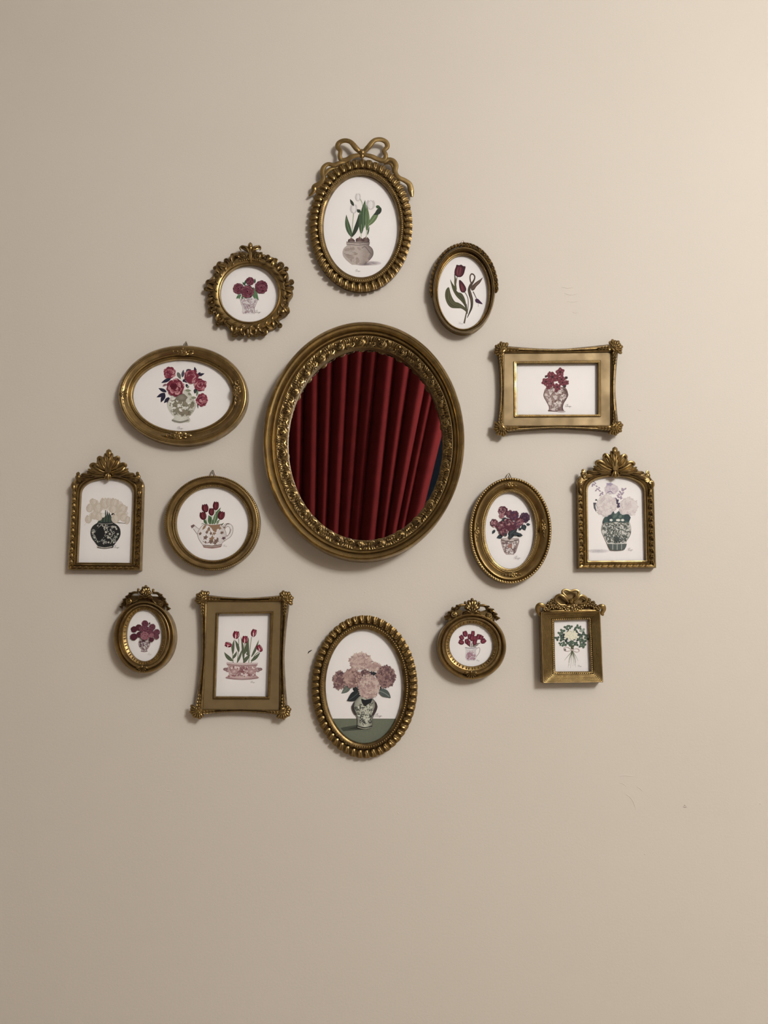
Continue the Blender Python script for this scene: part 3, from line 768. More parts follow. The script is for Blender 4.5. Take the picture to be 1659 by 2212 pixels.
def spray_at(fr, cx, cy, ang, L, wd, h, name='floral_spray'):
    """small carved flower cluster running along direction ang"""
    def f(mb):
        ux, uy = math.cos(ang), -math.sin(ang); nx, ny = -uy, ux
        fr.rosette(mb, cx, cy, wd * 0.52, h + 1.0, 6)
        for s_ in (-1, 1):
            for k in range(3):
                d0 = s_ * L * (0.10 + 0.26 * k); d1 = s_ * L * (0.38 + 0.31 * k)
                for e in ((-1, 1) if k < 2 else (0,)):
                    o = e * wd * 0.26 * (1 - 0.3 * k)
                    fr.lobe(mb, (cx + ux * d0, cy + uy * d0), (cx + ux * d1 + nx * o, cy + uy * d1 + ny * o), wd * (0.5 - 0.08 * k), h - 0.6 * k, 2.6, bend=e * wd * 0.1, n=5, m=4, groove=0.3)
                mb.ball(fr.p(cx + ux * d0, cy + uy * d0, h + 1.6), wd * 0.13 * fr.m)
    fr.part(name, f, GOLD)

def crested(fr, crest, vol, balls, palm, arcs):
    pass

# ================================================================= 1 oval with ribbon bow, white tulips
fr = Frame('picture_frame', 'tall oval gold frame topped by a ribbon bow, white tulips in a bowl', 'picture frame', 640, 280, 280 / 1659, 830, 1237)
E0, E2 = ell(830, 1235, 482, 656), ell(828, 1237, 655, 842)
fr.prof('moulding', E0, E2, [(0, 9), (.06, 11.5), (.12, 12.3), (.34, 12.6), (.40, 11), (.43, 8), (.47, 7.5), (.6, 9.5), (.85, 9.5), (.95, 8), (1.0, 5)], GOLD_DARK)
fr.beads('beading', lerpc(E0, E2, 0.24), 12.4, 11, GOLD, 26)
ruffled(fr, E0, E2, 52, 80, 0.45, 4.8)
fr.part('bow_loop', lambda mb: fr.tube(mb, [(835, 305, 12), (770, 245, 14), (700, 165, 14), (620, 143, 13), (548, 172, 12), (530, 225, 12), (562, 275, 13), (556, 340, 13), (580, 392, 12), (650, 385, 12), (720, 345, 13), (820, 325, 13)], [27, 37, 33, 33, 34, 32, 29, 29, 32, 34, 33, 27], 8, 0.5))
fr.part('bow_loop', lambda mb: fr.tube(mb, [(850, 300, 12), (925, 225, 14), (995, 145, 14), (1080, 130, 13), (1150, 165, 12), (1163, 225, 12), (1125, 272, 13), (1146, 335, 13), (1118, 390, 12), (1050, 385, 12), (960, 345, 13), (865, 325, 13)], [27, 37, 33, 33, 34, 32, 29, 29, 32, 34, 33, 27], 8, 0.5))
fr.part('bow_knot', lambda mb: (mb.ball(fr.p(842, 300, 14), 42 * fr.m, 0.8, 12, 8), fr.lobe(mb, (842, 250), (842, 385), 72, 12, 4, n=6, m=6)))
fr.part('ribbon_tail', lambda mb: fr.tube(mb, [(640, 405, 11), (560, 425, 12), (480, 455, 12), (405, 445, 12), (348, 490, 12), (335, 560, 12), (345, 630, 12), (300, 695, 11), (235, 735, 10), (222, 795, 9), (165, 852, 8)], [24, 29, 30, 29, 32, 32, 32, 37, 39, 29, 10], 8, 0.5))
fr.part('ribbon_tail', lambda mb: fr.tube(mb, [(1060, 400, 11), (1130, 412, 12), (1180, 385, 12), (1240, 400, 12), (1275, 460, 12), (1268, 545, 12), (1310, 615, 12), (1390, 655, 11), (1448, 705, 10), (1468, 790, 9), (1480, 862, 8)], [24, 27, 29, 32, 32, 29, 32, 34, 37, 37, 20], 8, 0.5))
fr.part('ribbon_fold', lambda mb: fr.tube(mb, [(345, 640, 9), (372, 570, 10), (430, 510, 10), (530, 480, 9)], [20, 24, 27, 17], 8, 0.5))
fr.part('ribbon_fold', lambda mb: fr.tube(mb, [(1120, 440, 9), (1195, 432, 10), (1238, 480, 10), (1246, 555, 9)], [17, 22, 22, 15], 8, 0.5))
fr.paper(ell(830, 1235, 520, 700))
G1, G2, G3 = ink(70, 88, 62), ink(104, 122, 84), ink(52, 60, 48)
fr.iblob(960, 1712, 130, 30, ink(222, 210, 205), ink(120, 105, 112), 0.0, 24)
fr.iblob(870, 1722, 120, 22, ink(190, 176, 174), ink(70, 58, 66), 0.0, 20)
for x, y, rx, ry in ((705, 1430, 46, 34), (810, 1424, 52, 40), (893, 1420, 44, 42)):
    fr.iblob(x, y, rx, ry, ink(70, 50, 50), ink(120, 98, 92), 0.05)
    fr.ipoly([(x - 22, y - 18), (x, y - 60), (x + 20, y - 18)], ink(118, 92, 84))
for a in ([(712, 1392), (718, 1250), (735, 1060)], [(830, 1395), (832, 1300), (838, 1200)], [(898, 1390), (900, 1280), (908, 1150)], [(850, 985), (842, 940), (818, 890)]):
    fr.istroke(a, 11, ink(196, 196, 172), ink(150, 160, 130))
fr.ivase(790, [(1438, 148), (1470, 150), (1484, 142), (1520, 180), (1570, 198), (1620, 190), (1670, 152), (1712, 104), (1732, 76)], ink(182, 168, 158), ink(186, 170, 160), ink(98, 84, 82))
fr.ipattern(ink(164, 147, 136), 16, 60, 3, 'leaf'); fr.ipattern(ink(150, 132, 122), 14, 46, 5, w=4)
fr.istroke([(840, 1520), (880, 1500), (930, 1560), (960, 1600)], 5, ink(90, 76, 72)); fr.istroke([(610, 1590), (700, 1610), (790, 1590)], 5, ink(130, 110, 98))
fr.istroke([(642, 1440), (790, 1452), (942, 1440)], 8, ink(80, 62, 60)); fr.istroke([(648, 1468), (790, 1480), (938, 1468)], 7, ink(120, 106, 100))
for c, rx, ry in (((790, 868), 38, 50), ((735, 1015), 50, 60), ((950, 965), 62, 62)):
    fr.itulip(c[0], c[1], rx, ry, ink(206, 196, 192), ink(234, 226, 220), ink(222, 213, 206))
fr.ileaf((735, 978), (688, 892), 34, G3); fr.ileaf((712, 1372), (642, 1092), 62, G1, -18, ink(120, 136, 104)); fr.ileaf((712, 1372), (800, 1080), 52, G3, 22)
fr.ileaf((832, 1330), (815, 1020), 66, G1, 8, ink(140, 152, 116)); fr.ileaf((815, 1060), (776, 1022), 40, G3); fr.ileaf((860, 1260), (882, 905), 72, G1, -12, ink(120, 138, 100))
fr.ileaf((905, 1290), (900, 960), 58, G2, 6, G1); fr.ileaf((915, 1230), (1068, 992), 66, G2, 16, ink(150, 160, 122)); fr.ileaf((1020, 985), (1080, 1000), 40, G1); fr.ileaf((1078, 1000), (988, 1092), 62, G3, -18)
fr.ileaf((912, 1350), (936, 1240), 18, G1)
fr.done('painted_bouquet', 'white tulips growing in a brown bowl'); fr.sign(755, 1808, 70)

# ================================================================= 2 round baroque frame, dark roses
fr = Frame('picture_frame', 'round gold frame edged with pierced scrollwork, dark roses in a pale vase', 'picture frame', 420, 510, 240 / 1659, 820, 855)
E0, E2 = ell(820, 855, 432, 425), ell(818, 858, 568, 560)
fr.prof('moulding', E0, E2, [(0, 9), (.05, 12), (.12, 12.5), (.18, 11), (.24, 10.5), (.45, 12), (.7, 12), (.9, 10), (1, 6)], GOLD)
wav = [(818 + (628 + 26 * math.cos(13 * 2 * math.pi * i / 120)) * math.cos(2 * math.pi * i / 120), 858 - (618 + 26 * math.cos(13 * 2 * math.pi * i / 120)) * math.sin(2 * math.pi * i / 120)) for i in range(120)]
fr.loft('scalloped_edge', [(lerpc(E0, E2, .85), 8), (lerpc(E2, wav, .3), 9), (lerpc(E2, wav, .8), 7), (wav, 5)], GOLD_DARK, drop_in=2, drop_out=1)
def off(x, y, r0):
    a = math.atan2(y - 855, x - 820); return (820 + r0 * math.cos(a), 855 + r0 * math.sin(a))
scr = [(565, 272, 36), (462, 352, 38), (366, 412, 52), (290, 468, 32), (302, 572, 34), (190, 692, 48), (152, 790, 36), (212, 900, 48), (228, 1030, 46), (238, 1128, 62), (332, 1328, 46), (442, 1332, 38), (592, 1470, 70), (712, 1482, 52), (922, 1484, 52), (1036, 1450, 74), (1288, 1358, 42), (1382, 1122, 72), (1384, 1022, 46), (1432, 882, 42), (1472, 780, 40), (1468, 682, 46), (1392, 482, 40), (1304, 422, 56), (1224, 352, 42), (1106, 292, 36)]
for i, (x, y, r) in enumerate(scr):
    a = math.atan2(-(y - 855), x - 820); t = off(x, y, 500)
    def f(mb):
        fr.scroll(mb, x + (820 - x) * .03, y + (855 - y) * .03, r * 1.22, 8, a + math.pi, 1.3, 1 if i % 2 else -1, r * 0.31, tail=t)
        d = math.hypot(x - t[0], y - t[1])
        fr.lobe(mb, t, (x + (t[0] - x) * 0.1, y + (t[1] - y) * 0.1), r * 1.35, 8, 5.5, bend=18 if i % 2 else -18, n=6, m=4, groove=0.3, base=0.5)
    fr.part('scroll', f, GOLD_DARK)
for i in range(26):
    a = 2 * math.pi * (i + 0.5) / 26
    if 1.2 < a < 1.95: continue
    j = 1 if i % 2 else -1
    def f(mb):
        p = (820 + 520 * math.cos(a), 855 - 512 * math.sin(a)); b1 = a + 0.11 * j
        fr.lobe(mb, p, (820 + 640 * math.cos(b1), 855 - 630 * math.sin(b1)), 84, 8.5, 5, bend=14 * j, n=6, m=4, groove=0.35)
        fr.lobe(mb, (820 + 545 * math.cos(a - .05), 855 - 535 * math.sin(a - .05)), (820 + 480 * math.cos(a + .10), 855 - 472 * math.sin(a + .10)), 34, 11.5, 3, bend=6 * j, n=5, m=4)
    fr.part('acanthus_leaf', f, GOLD_DARK if i % 3 else GOLD)
def f(mb):
    fr.lobe(mb, (836, 240), (834, 92), 78, 9, 5, n=7, m=6); mb.ball(fr.p(835, 150, 12), 34 * fr.m); fr.lobe(mb, (836, 400), (836, 190), 62, 11, 5, groove=.3)
fr.part('crest_finial', f, GOLD)
for s_ in (-1, 1):
    X = lambda v: 836 + s_ * v
    fr.part('crest_leaf', lambda mb: (fr.lobe(mb, (X(10), 262), (X(150), 172), 78, 10, 5, bend=-34 * s_, groove=.4), fr.tube(mb, [(X(20), 250, 13), (X(60), 175, 14), (X(120), 152, 13), (X(155), 180, 12), (X(140), 215, 12)], [8, 13, 14, 13, 8])), GOLD_DARK)
    fr.part('crest_scroll', lambda mb: (fr.scroll(mb, X(108), 296, 80, 12, 1.57 - s_ * 0.8, 1.5, -s_, 17, tail=(X(16), 380)), fr.lobe(mb, (X(150), 330), (X(235), 290), 50, 11, 4, bend=-10 * s_)), GOLD_DARK)
fr.part('crest_beading', lambda mb: [mb.ball(fr.p(x, 352 + 0.0009 * (x - 836) ** 2, 13), 13 * fr.m) for x in range(680, 1000, 32)], GOLD)
fr.part('drop_boss', lambda mb: (mb.ball(fr.p(812, 1500, 9), 30 * fr.m), fr.lobe(mb, (812, 1330), (812, 1490), 120, 9, 4.5, groove=.4), fr.lobe(mb, (790, 1340), (640, 1400), 70, 9, 4, bend=14), fr.lobe(mb, (840, 1340), (990, 1390), 70, 9, 4, bend=-14)), GOLD_DARK)
fr.paper(ell(820, 855, 470, 462))
D, Mi, Lt = ink(66, 22, 34), ink(112, 46, 62), ink(176, 122, 130)
GL, GLd = ink(96, 122, 88), ink(62, 84, 62)
fr.ivase(814, [(925, 132), (960, 132), (1005, 118), (1050, 98), (1100, 86), (1140, 94), (1166, 90)], ink(212, 200, 196), ink(226, 216, 212), ink(206, 192, 190))
fr.ipattern(ink(150, 124, 128), 52, 34, 2, w=6); fr.ipattern(ink(176, 150, 154), 36, 26, 7, w=6)
fr.istroke([(684, 950), (700, 1010), (722, 1070), (716, 1150)], 4, ink(170, 148, 148)); fr.istroke([(944, 950), (926, 1010), (896, 1070), (908, 1150)], 4, ink(150, 124, 128))
for a in ((775, 650, 752, 722), (905, 635, 900, 705), (720, 690, 760, 740)): fr.ileaf((a[2], a[3]), (a[0], a[1]), 30, GLd)
for p0, p1, w in (((700, 880), (628, 940), 44), ((690, 880), (672, 946), 30), ((720, 900), (728, 940), 30), ((875, 770), (962, 962), 62), ((880, 780), (910, 945), 56)): fr.ileaf(p0, p1, w, GL, 8, GLd)
fr.irose(660, 788, 88, D, Mi, Lt, 1); fr.irose(1000, 765, 100, D, Mi, Lt, 2, 110); fr.irose(832, 676, 66, D, Mi, Lt, 3); fr.irose(795, 832, 104, D, Mi, Lt, 4)
fr.done('painted_bouquet', 'dark burgundy roses in a pale patterned vase'); fr.sign(905, 1132, 92)

# ================================================================= 3 oval with garland, two burgundy tulips
fr = Frame('picture_frame', 'upright oval gold frame with a leaf garland over its top, two burgundy tulips', 'picture frame', 900, 500, 200 / 1659, 842, 1080)
E0, E2 = ell(835, 1085, 450, 660), ell(845, 1050, 562, 778)
fr.prof('moulding', E0, E2, [(0, 8), (.05, 9.5), (.30, 10.5), (.36, 9.5), (.44, 11), (.55, 14), (.62, 16.5), (.66, 17), (.70, 16), (.74, 17.5), (.84, 19.2), (.92, 17.5), (.97, 14), (1.0, 10)], GOLD)
fr.beads('rope_beading', lerpc(E0, E2, .17), 10.6, 12, GOLD_DARK, 24)
GC = lambda a, k=1.0: (838 + 590 * k * math.cos(a), 1036 - 800 * k * math.sin(a))
n = 34
for i in range(n + 1):
    a = math.radians(-1 + 188 * i / n); d = 1 if a < math.pi / 2 else -1
    def f(mb):
        p = GC(a - d * 0.075, 0.99)
        for e in (-1, 1):
            r_ = GC(a + d * 0.085, 1.0 + 0.04 * e)
            fr.lobe(mb, p, r_, 50, 10 + (2.5 if e < 0 else 0), 5, n=6, m=4, groove=.45, bend=9 * e, tip=.5)
        mb.ball(fr.p(*GC(a + d * .03, 1.0), 14), 11 * fr.m)
    fr.part('garland_leaf', f, GOLD if i % 2 else GOLD_DARK)
fr.hanger(826, 172, 16, 60)
fr.paper(ell(835, 1085, 490, 700))
TG, TB = ink(80, 78, 52), ink(58, 56, 40)
fr.ipoly(cr([(575, 1000), (520, 1060), (510, 1180), (550, 1300), (620, 1370), (720, 1380), (800, 1385), (870, 1430), (905, 1470), (895, 1400), (830, 1330), (750, 1280), (690, 1262), (640, 1190), (605, 1100)], 3, True), TG)
for i in range(4): fr.istroke([(560 + i * 12, 1060 + i * 10), (555 + i * 22, 1200 + i * 15), (640 + i * 20, 1320 - i * 5), (840, 1390 - i * 8)], [3, 9, 9, 3], ink(104, 100, 70) if i % 2 else TB)
fr.ipoly(cr([(600, 860), (640, 930), (690, 1000), (715, 1060), (745, 1092), (805, 1112), (852, 1180), (882, 1280), (897, 1400), (880, 1400), (855, 1330), (795, 1250), (715, 1170), (650, 1060), (618, 950)], 3, True), TG)
fr.istroke([(640, 950), (720, 1110), (820, 1210), (885, 1370)], [4, 12, 14, 6], TB)
fr.istroke([(850, 1650), (882, 1500), (898, 1420), (892, 1300)], [28, 22, 20, 8], ink(86, 72, 56), TG)
fr.istroke([(705, 1050), (690, 930), (690, 850), (676, 770)], [32, 34, 28, 10], TG); fr.istroke([(700, 940), (716, 850), (730, 810)], [22, 16, 10], ink(104, 86, 66))
fr.istroke([(905, 1480), (924, 1300), (910, 1180), (862, 1092)], 13, ink(74, 66, 48))
TD, TM, TL_ = ink(64, 24, 34), ink(98, 40, 48), ink(134, 74, 76)
fr.ipoly(cr([(715, 600), (760, 608), (800, 598), (832, 622), (875, 632), (866, 690), (842, 770), (800, 815), (750, 822), (700, 800), (676, 760), (682, 690), (702, 640)], 3, True), TD)
fr.ipoly(cr([(735, 640), (790, 640), (820, 690), (800, 780), (750, 800), (705, 770), (712, 690)], 3, True), TM)
for i in range(4): fr.istroke([(745 + i * 24, 650), (730 + i * 24, 720), (748 + i * 12, 795)], [3, 9, 3], TL_ if i % 2 == 0 else TD)
fr.ipoly(cr([(762, 872), (802, 890), (852, 952), (886, 1022), (880, 1072), (842, 1100), (792, 1080), (766, 1010), (758, 930)], 3, True), TD)
fr.ipoly(cr([(785, 930), (840, 990), (862, 1050), (830, 1080), (795, 1050)], 3, True), TM); fr.istroke([(800, 960), (815, 1020), (825, 1075)], [2, 9, 3], TL_)
BR_ = ink(84, 64, 52)
fr.istroke([(992, 965), (964, 895), (957, 810), (985, 763), (1028, 782)], [14, 24, 22, 24, 24], BR_)
fr.istroke([(1012, 770), (1038, 805), (1036, 850), (1010, 905), (972, 960), (940, 1040), (958, 1130), (985, 1230), (985, 1350), (950, 1450), (905, 1550)], [20, 24, 26, 34, 48, 48, 58, 52, 40, 26, 10], BR_, ink(60, 54, 40))
fr.ipoly(cr([(1185, 825), (1140, 860), (1070, 905), (1005, 960), (970, 1010), (985, 1060), (1030, 1050), (1070, 990), (1130, 930), (1160, 880)], 3, True), BR_)
fr.istroke([(1000, 1030), (1080, 940), (1165, 850)], [4, 16, 3], ink(116, 92, 76)); fr.istroke([(950, 1050), (975, 1180), (985, 1300)], [3, 12, 4], ink(110, 92, 72))
fr.istroke([(1010, 1080), (1040, 1140), (1075, 1215)], [18, 14, 12], BR_)
fr.ipoly(cr([(1048, 1222), (1092, 1208), (1140, 1252), (1182, 1305), (1110, 1292), (1060, 1272)], 3, True), ink(66, 38, 62)); fr.istroke([(1104, 1290), (1103, 1352)], 5, ink(130, 120, 110))
fr.done('painted_tulips', 'two burgundy tulips with curling brown leaves'); fr.sign(752, 1650, 80, ink(170, 160, 155))

# ================================================================= 4 wide oval, peonies
fr = Frame('picture_frame', 'wide horizontal oval gold frame, red peonies in a grey vase', 'picture frame', 240, 730, 310 / 1659, 830, 668)
E0, E2 = ell(825, 665, 575, 412), ell(832, 666, 748, 578)
fr.prof('moulding', E0, E2, [(0, 8), (.05, 10), (.10, 10.6), (.13, 9.8), (.20, 11), (.26, 10.2), (.32, 12), (.40, 13), (.52, 17), (.62, 19.5), (.72, 20.5), (.75, 19.8), (.80, 20.2), (.83, 19.4), (.88, 19), (.95, 16.5), (1, 11)], GOLD)
for x, y, a, L, h in ((832, 158, 0.0, 175, 17.5), (1455, 610, math.pi / 2 - 0.08, 170, 17.5), (752, 1128, 0.0, 175, 17.5), (142, 652, math.pi / 2 + 0.04, 170, 17.5)):
    spray_at(fr, x, y, a, L * 1.05, 98, h)
fr.hanger(868, 50, 20, 45)
fr.paper(ell(825, 665, 612, 450))
NV, GY = ink(44, 40, 58), ink(108, 106, 98)
for p0, p1, w, c in (((690, 470), (580, 522), 40, NV), ((770, 400), (805, 480), 42, GY), ((825, 455), (838, 368), 34, ink(80, 74, 86)), ((868, 395), (925, 365), 44, ink(70, 66, 76)), ((980, 400), (965, 335), 30, NV), ((1000, 438), (1082, 412), 32, NV), ((1005, 430), (1035, 398), 26, NV), ((1010, 420), (1050, 442), 24, NV), ((840, 480), (878, 520), 32, NV), ((845, 478), (832, 515), 22, NV), ((868, 535), (892, 585), 30, NV), ((640, 625), (548, 582), 38, NV), ((625, 642), (526, 688), 40, NV), ((622, 650), (575, 748), 46, NV), ((672, 690), (612, 755), 40, NV), ((684, 700), (648, 782), 36, NV), ((985, 590), (965, 645), 44, ink(60, 62, 66)), ((1000, 610), (990, 680), 24, ink(116, 130, 104)), ((640, 535), (595, 562), 26, ink(140, 98, 104)), ((1000, 760), (1006, 820), 18, GY)):
    fr.ileaf(p0, p1, w, c)
fr.ivase(816, [(600, 70), (650, 110), (690, 128), (725, 150), (765, 168), (800, 165), (850, 142), (890, 112), (915, 84), (935, 98), (960, 98), (978, 84)], ink(200, 194, 180), ink(216, 210, 196), ink(188, 180, 164))
fr.ipattern(ink(138, 128, 108), 30, 56, 4, 'flower', 690, 915); fr.ipattern(ink(226, 220, 208), 16, 44, 9, 'leaf', 680, 915); fr.ipattern(ink(110, 102, 86), 30, 30, 5, 'curl', 690, 915, 5)
fr.iblob(815, 690, 66, 44, ink(120, 110, 96), ink(150, 140, 124), 0.08); fr.istroke([(705, 950), (800, 975), (898, 950)], 20, ink(140, 134, 120))
for p0, p1 in (((860, 605), (930, 612)), ((890, 640), (930, 660)), ((930, 690), (990, 694)), ((880, 570), (905, 560))): fr.ileaf(p0, p1, 28, ink(138, 140, 116))
PC = [ink(124, 48, 62), ink(150, 72, 84), ink(176, 106, 112), ink(206, 150, 150), ink(100, 36, 50)]
fr.ipeony(680, 402, 74, PC, 1); fr.ipeony(1052, 718, 70, PC, 2, 84); fr.ipeony(1030, 545, 80, PC, 3, 74); fr.ipeony(930, 446, 90, PC, 4, 80); fr.ipeony(745, 578, 106, PC, 5, 108, 34)
fr.iblob(725, 560, 44, 36, ink(92, 26, 40), ink(80, 22, 36), 0.15, 18, 0, 6)
fr.done('painted_bouquet', 'red peonies in a grey patterned vase'); fr.sign(768, 1042, 68)

# ================================================================= 5 landscape panel frame
fr = Frame('picture_frame', 'landscape rectangular gold frame with shell corners, burgundy blossoms in a brown jar', 'picture frame', 1050, 720, 310 / 1659, 830, 640)
shell_frame(fr, ((355, 352), (1292, 345), (1292, 938), (355, 940)), ((318, 325), (1326, 312), (1328, 962), (326, 970)),
            ((212, 232), (1442, 220), (1440, 1064), (205, 1068)), ((128, 138), (1540, 112), (1542, 1142), (122, 1152)),
            ((0, 56), (-48, 0), (0, -52), (42, 0)), 0.86)
fr.paper(quad((330, 325), (1315, 320), (1315, 962), (330, 962)))
fr.ivase(805, [(622, 92), (642, 122), (680, 138), (720, 140), (762, 124), (802, 98), (842, 82), (880, 80), (892, 92), (906, 88)], ink(150, 126, 120), ink(150, 124, 116), ink(104, 80, 76))
fr.ipattern(ink(205, 188, 180), 34, 40, 6, 'flower'); fr.ipattern(ink(110, 84, 78), 50, 26, 8, 'curl', None, None, 5); fr.ipattern(ink(222, 208, 200), 16, 26, 18, 'leaf')
fr.istroke([(715, 640), (672, 690), (668, 730), (700, 790), (730, 850), (728, 885)], 5, ink(92, 68, 64)); fr.istroke([(895, 640), (940, 690), (942, 730), (905, 790), (884, 850), (890, 885)], 6, ink(84, 62, 58)); fr.istroke([(722, 892), (805, 902), (900, 890)], 8, ink(96, 66, 66))
fr.iblob(870, 905, 50, 9, ink(200, 184, 178), ink(150, 130, 128))
BD, BM, BL_ = ink(78, 24, 34), ink(118, 48, 58), ink(156, 92, 96)
for i, (x, y, r) in enumerate(((720, 622, 28), (740, 470, 28), (692, 500, 14), (820, 525, 32), (690, 560, 46), (765, 505, 58), (752, 582, 42), (872, 535, 46), (928, 572, 30), (882, 572, 38), (822, 622, 42), (812, 660, 22), (856, 450, 50), (925, 515, 18), (908, 612, 17))):
    c = (BM, BD) if r > 20 else (ink(62, 40, 40), ink(50, 34, 34))
    fr.iblob(x, y, r, r * 0.9, c[0], c[1], 0.16, 24, i * 0.7, 5)
    if r > 20:
        for k in range(5): fr.istroke([(x + r * 0.3 * math.cos(i + k * 1.26), y + r * 0.3 * math.sin(i + k * 1.26)), (x + r * 0.85 * math.cos(i + k * 1.26 + .25), y + r * 0.8 * math.sin(i + k * 1.26 + .25))], r * 0.1, BL_, None, 2)
        fr.iblob(x, y, r * 0.22, None, ink(48, 18, 24))
fr.done('painted_bouquet', 'burgundy blossoms in a brown ginger jar'); fr.sign(918, 840, 72)

# ================================================================= 6 arched frame left
fr = Frame('picture_frame', 'arched gold frame with a leafy crest, cream tulips in a round black vase', 'picture frame', 130, 960, 200 / 1526, 750, 1300)
arch_frame(fr, (126, 2068), (1322, 2078), (196, 640), (1368, 636))
for p0, p1, b_ in (((700, 1280), (560, 1090), 10), ((720, 1280), (600, 1000), -10), ((760, 1280), (750, 1040), 0), ((780, 1280), (880, 1080), 8), ((790, 1280), (990, 1150), 10), ((830, 1290), (1080, 1300), 0)): fr.istroke([p0, ((p0[0] + p1[0]) / 2 + b_, (p0[1] + p1[1]) / 2), p1], 10, ink(120, 118, 92))
fr.ipoly([(610, 1292), (650, 1240), (690, 1190), (720, 1130), (735, 1200), (745, 1060), (765, 1180), (775, 1080), (800, 1170), (805, 1110), (850, 1200), (890, 1290)], ink(56, 66, 58))
for x in (680, 730, 770, 820): fr.istroke([(x, 1280), (x + 8, 1180)], 7, ink(98, 108, 90))
fr.ileaf((850, 1160), (945, 1130), 40, ink(44, 34, 28)); fr.istroke([(560, 1040), (580, 1090), (610, 1140)], [6, 14, 10], ink(52, 42, 34)); fr.istroke([(950, 1290), (1020, 1296), (1095, 1305)], 8, ink(100, 88, 74)); fr.istroke([(440, 1290), (400, 1340)], 4, ink(210, 200, 190))
for x, y, rx, ry in ((570, 1020, 110, 90), (760, 1000, 120, 90), (940, 1020, 120, 90), (1010, 1140, 110, 90), (590, 1160, 110, 70)): fr.iblob(x, y, rx, ry, ink(222, 211, 200), ink(206, 191, 174), .08, 24, 0, 6)
for i, (x, y, rx, ry, ro) in enumerate(((555, 950, 62, 48, .4), (490, 1050, 52, 62, .3), (625, 1050, 70, 80, .2), (470, 1235, 52, 60, .2), (575, 1170, 66, 58, -.5), (640, 1190, 56, 60, 0), (740, 970, 74, 80, 0), (810, 950, 50, 60, .2), (895, 960, 70, 62, .3), (880, 1070, 70, 58, 0), (1030, 1065, 72, 70, .5), (1000, 1150, 66, 62, .8), (915, 1225, 62, 66, 0), (1050, 1205, 66, 58, .6), (1110, 1250, 40, 60, .2))):
    fr.itulip(x, y, rx * 1.16, ry * 1.14, ink(202, 186, 168), ink(214, 200, 185), ink(208, 193, 176), ro)
    fr.istroke([(x - rx * .5, y - ry * .3), (x - rx * .3, y + ry * .3), (x, y + ry * .8)], [2, 6, 2], ink(190, 173, 155))
fr.iblob(712, 1168, 32, 40, ink(220, 210, 196), ink(236, 230, 216))
fr.ivase(750, [(1290, 128), (1330, 192), (1380, 232), (1440, 247), (1500, 243), (1560, 216), (1620, 172), (1660, 142), (1672, 128), (1690, 130), (1706, 112)], ink(52, 52, 50), ink(38, 38, 38), ink(44, 44, 42))
fr.ipattern(ink(150, 148, 138), 46, 52, 3, 'curl', 1310, 1660, 12); fr.ipattern(ink(196, 188, 174), 22, 36, 12, 'flower', 1330, 1640); fr.ipattern(ink(168, 162, 150), 40, 30, 13, 'leaf', 1310, 1660)
fr.iblob(660, 1470, 76, 120, ink(36, 36, 36), ink(34, 34, 34), 0.08, 20, 0.2, 4); fr.istroke([(700, 1350), (640, 1380), (610, 1430)], 8, ink(36, 36, 36))
fr.istroke([(630, 1300), (750, 1312), (870, 1300)], 14, ink(130, 126, 118)); fr.istroke([(608, 1682), (735, 1704), (862, 1682)], 14, ink(190, 180, 168)); fr.istroke([(612, 1698), (735, 1716), (856, 1698)], 7, ink(70, 60, 54))
fr.done('painted_bouquet', 'cream tulips in a round black vase'); fr.sign(880, 1692, 100)

# ================================================================= 7 round frame, teapot
fr = Frame('picture_frame', 'round plain gold frame with a rope edge, red tulips in a teapot', 'picture frame', 340, 1005, 240 / 1659, 820, 868)
E0, E2 = ell(828, 872, 543, 546), ell(816, 862, 712, 706)
fr.prof('moulding', E0, E2, [(0, 8), (.05, 9.5), (.20, 10), (.24, 8.6), (.28, 8.8), (.34, 10.5), (.48, 14), (.60, 16.5), (.72, 18), (.83, 17.6), (.87, 16.2), (.90, 16.8), (.96, 16.5), (1, 13)], GOLD)
fr.beads('beading', lerpc(E0, E2, .13), 10, 11, GOLD, 24); fr.beads('rope_edge', lerpc(E0, E2, .945), 16.2, 13, GOLD, 30)
fr.hanger(830, 82, 40, 74)
fr.paper(ell(828, 872, 580, 584))
BN, BN2 = ink(122, 96, 84), ink(150, 118, 92)
fr.ileaf((735, 880), (688, 800), 40, ink(74, 96, 66)); fr.ileaf((785, 885), (762, 745), 64, ink(80, 104, 72), 12, ink(120, 140, 104)); fr.ileaf((825, 885), (785, 752), 46, ink(66, 88, 60)); fr.ileaf((848, 885), (948, 632), 66, ink(82, 106, 74), -16, ink(126, 146, 108)); fr.ileaf((870, 885), (995, 858), 34, ink(78, 100, 70), 26); fr.ileaf((890, 880), (920, 815), 34, ink(84, 106, 74)); fr.ileaf((700, 870), (655, 890), 14, ink(150, 160, 140), 10)
for a in ([(750, 880), (720, 790), (700, 700)], [(812, 880), (815, 800), (812, 740)], [(845, 880), (865, 760), (872, 660)], [(885, 880), (925, 830), (940, 800)]): fr.istroke(a, 12, ink(150, 164, 128))
TD, TM, TL_ = ink(76, 24, 32), ink(104, 38, 46), ink(136, 72, 76)
for x, y, rx, ry, ro in ((875, 606, 48, 66, .05), (715, 642, 54, 64, -.2), (810, 695, 46, 58, 0), (684, 755, 54, 62, -.25), (955, 750, 56, 66, .25)): fr.itulip(x, y, rx, ry, TD, TM, TL_, ro)
fr.ipoly([(498, 905), (545, 882), (632, 958), (604, 1040)], ink(226, 217, 211)); fr.ipoly([(498, 905), (545, 882), (560, 908), (515, 945)], ink(120, 92, 90))
fr.istroke([(540, 950), (575, 1000), (604, 1038)], 6, BN); fr.istroke([(550, 890), (590, 930), (632, 958)], 6, ink(150, 128, 122))
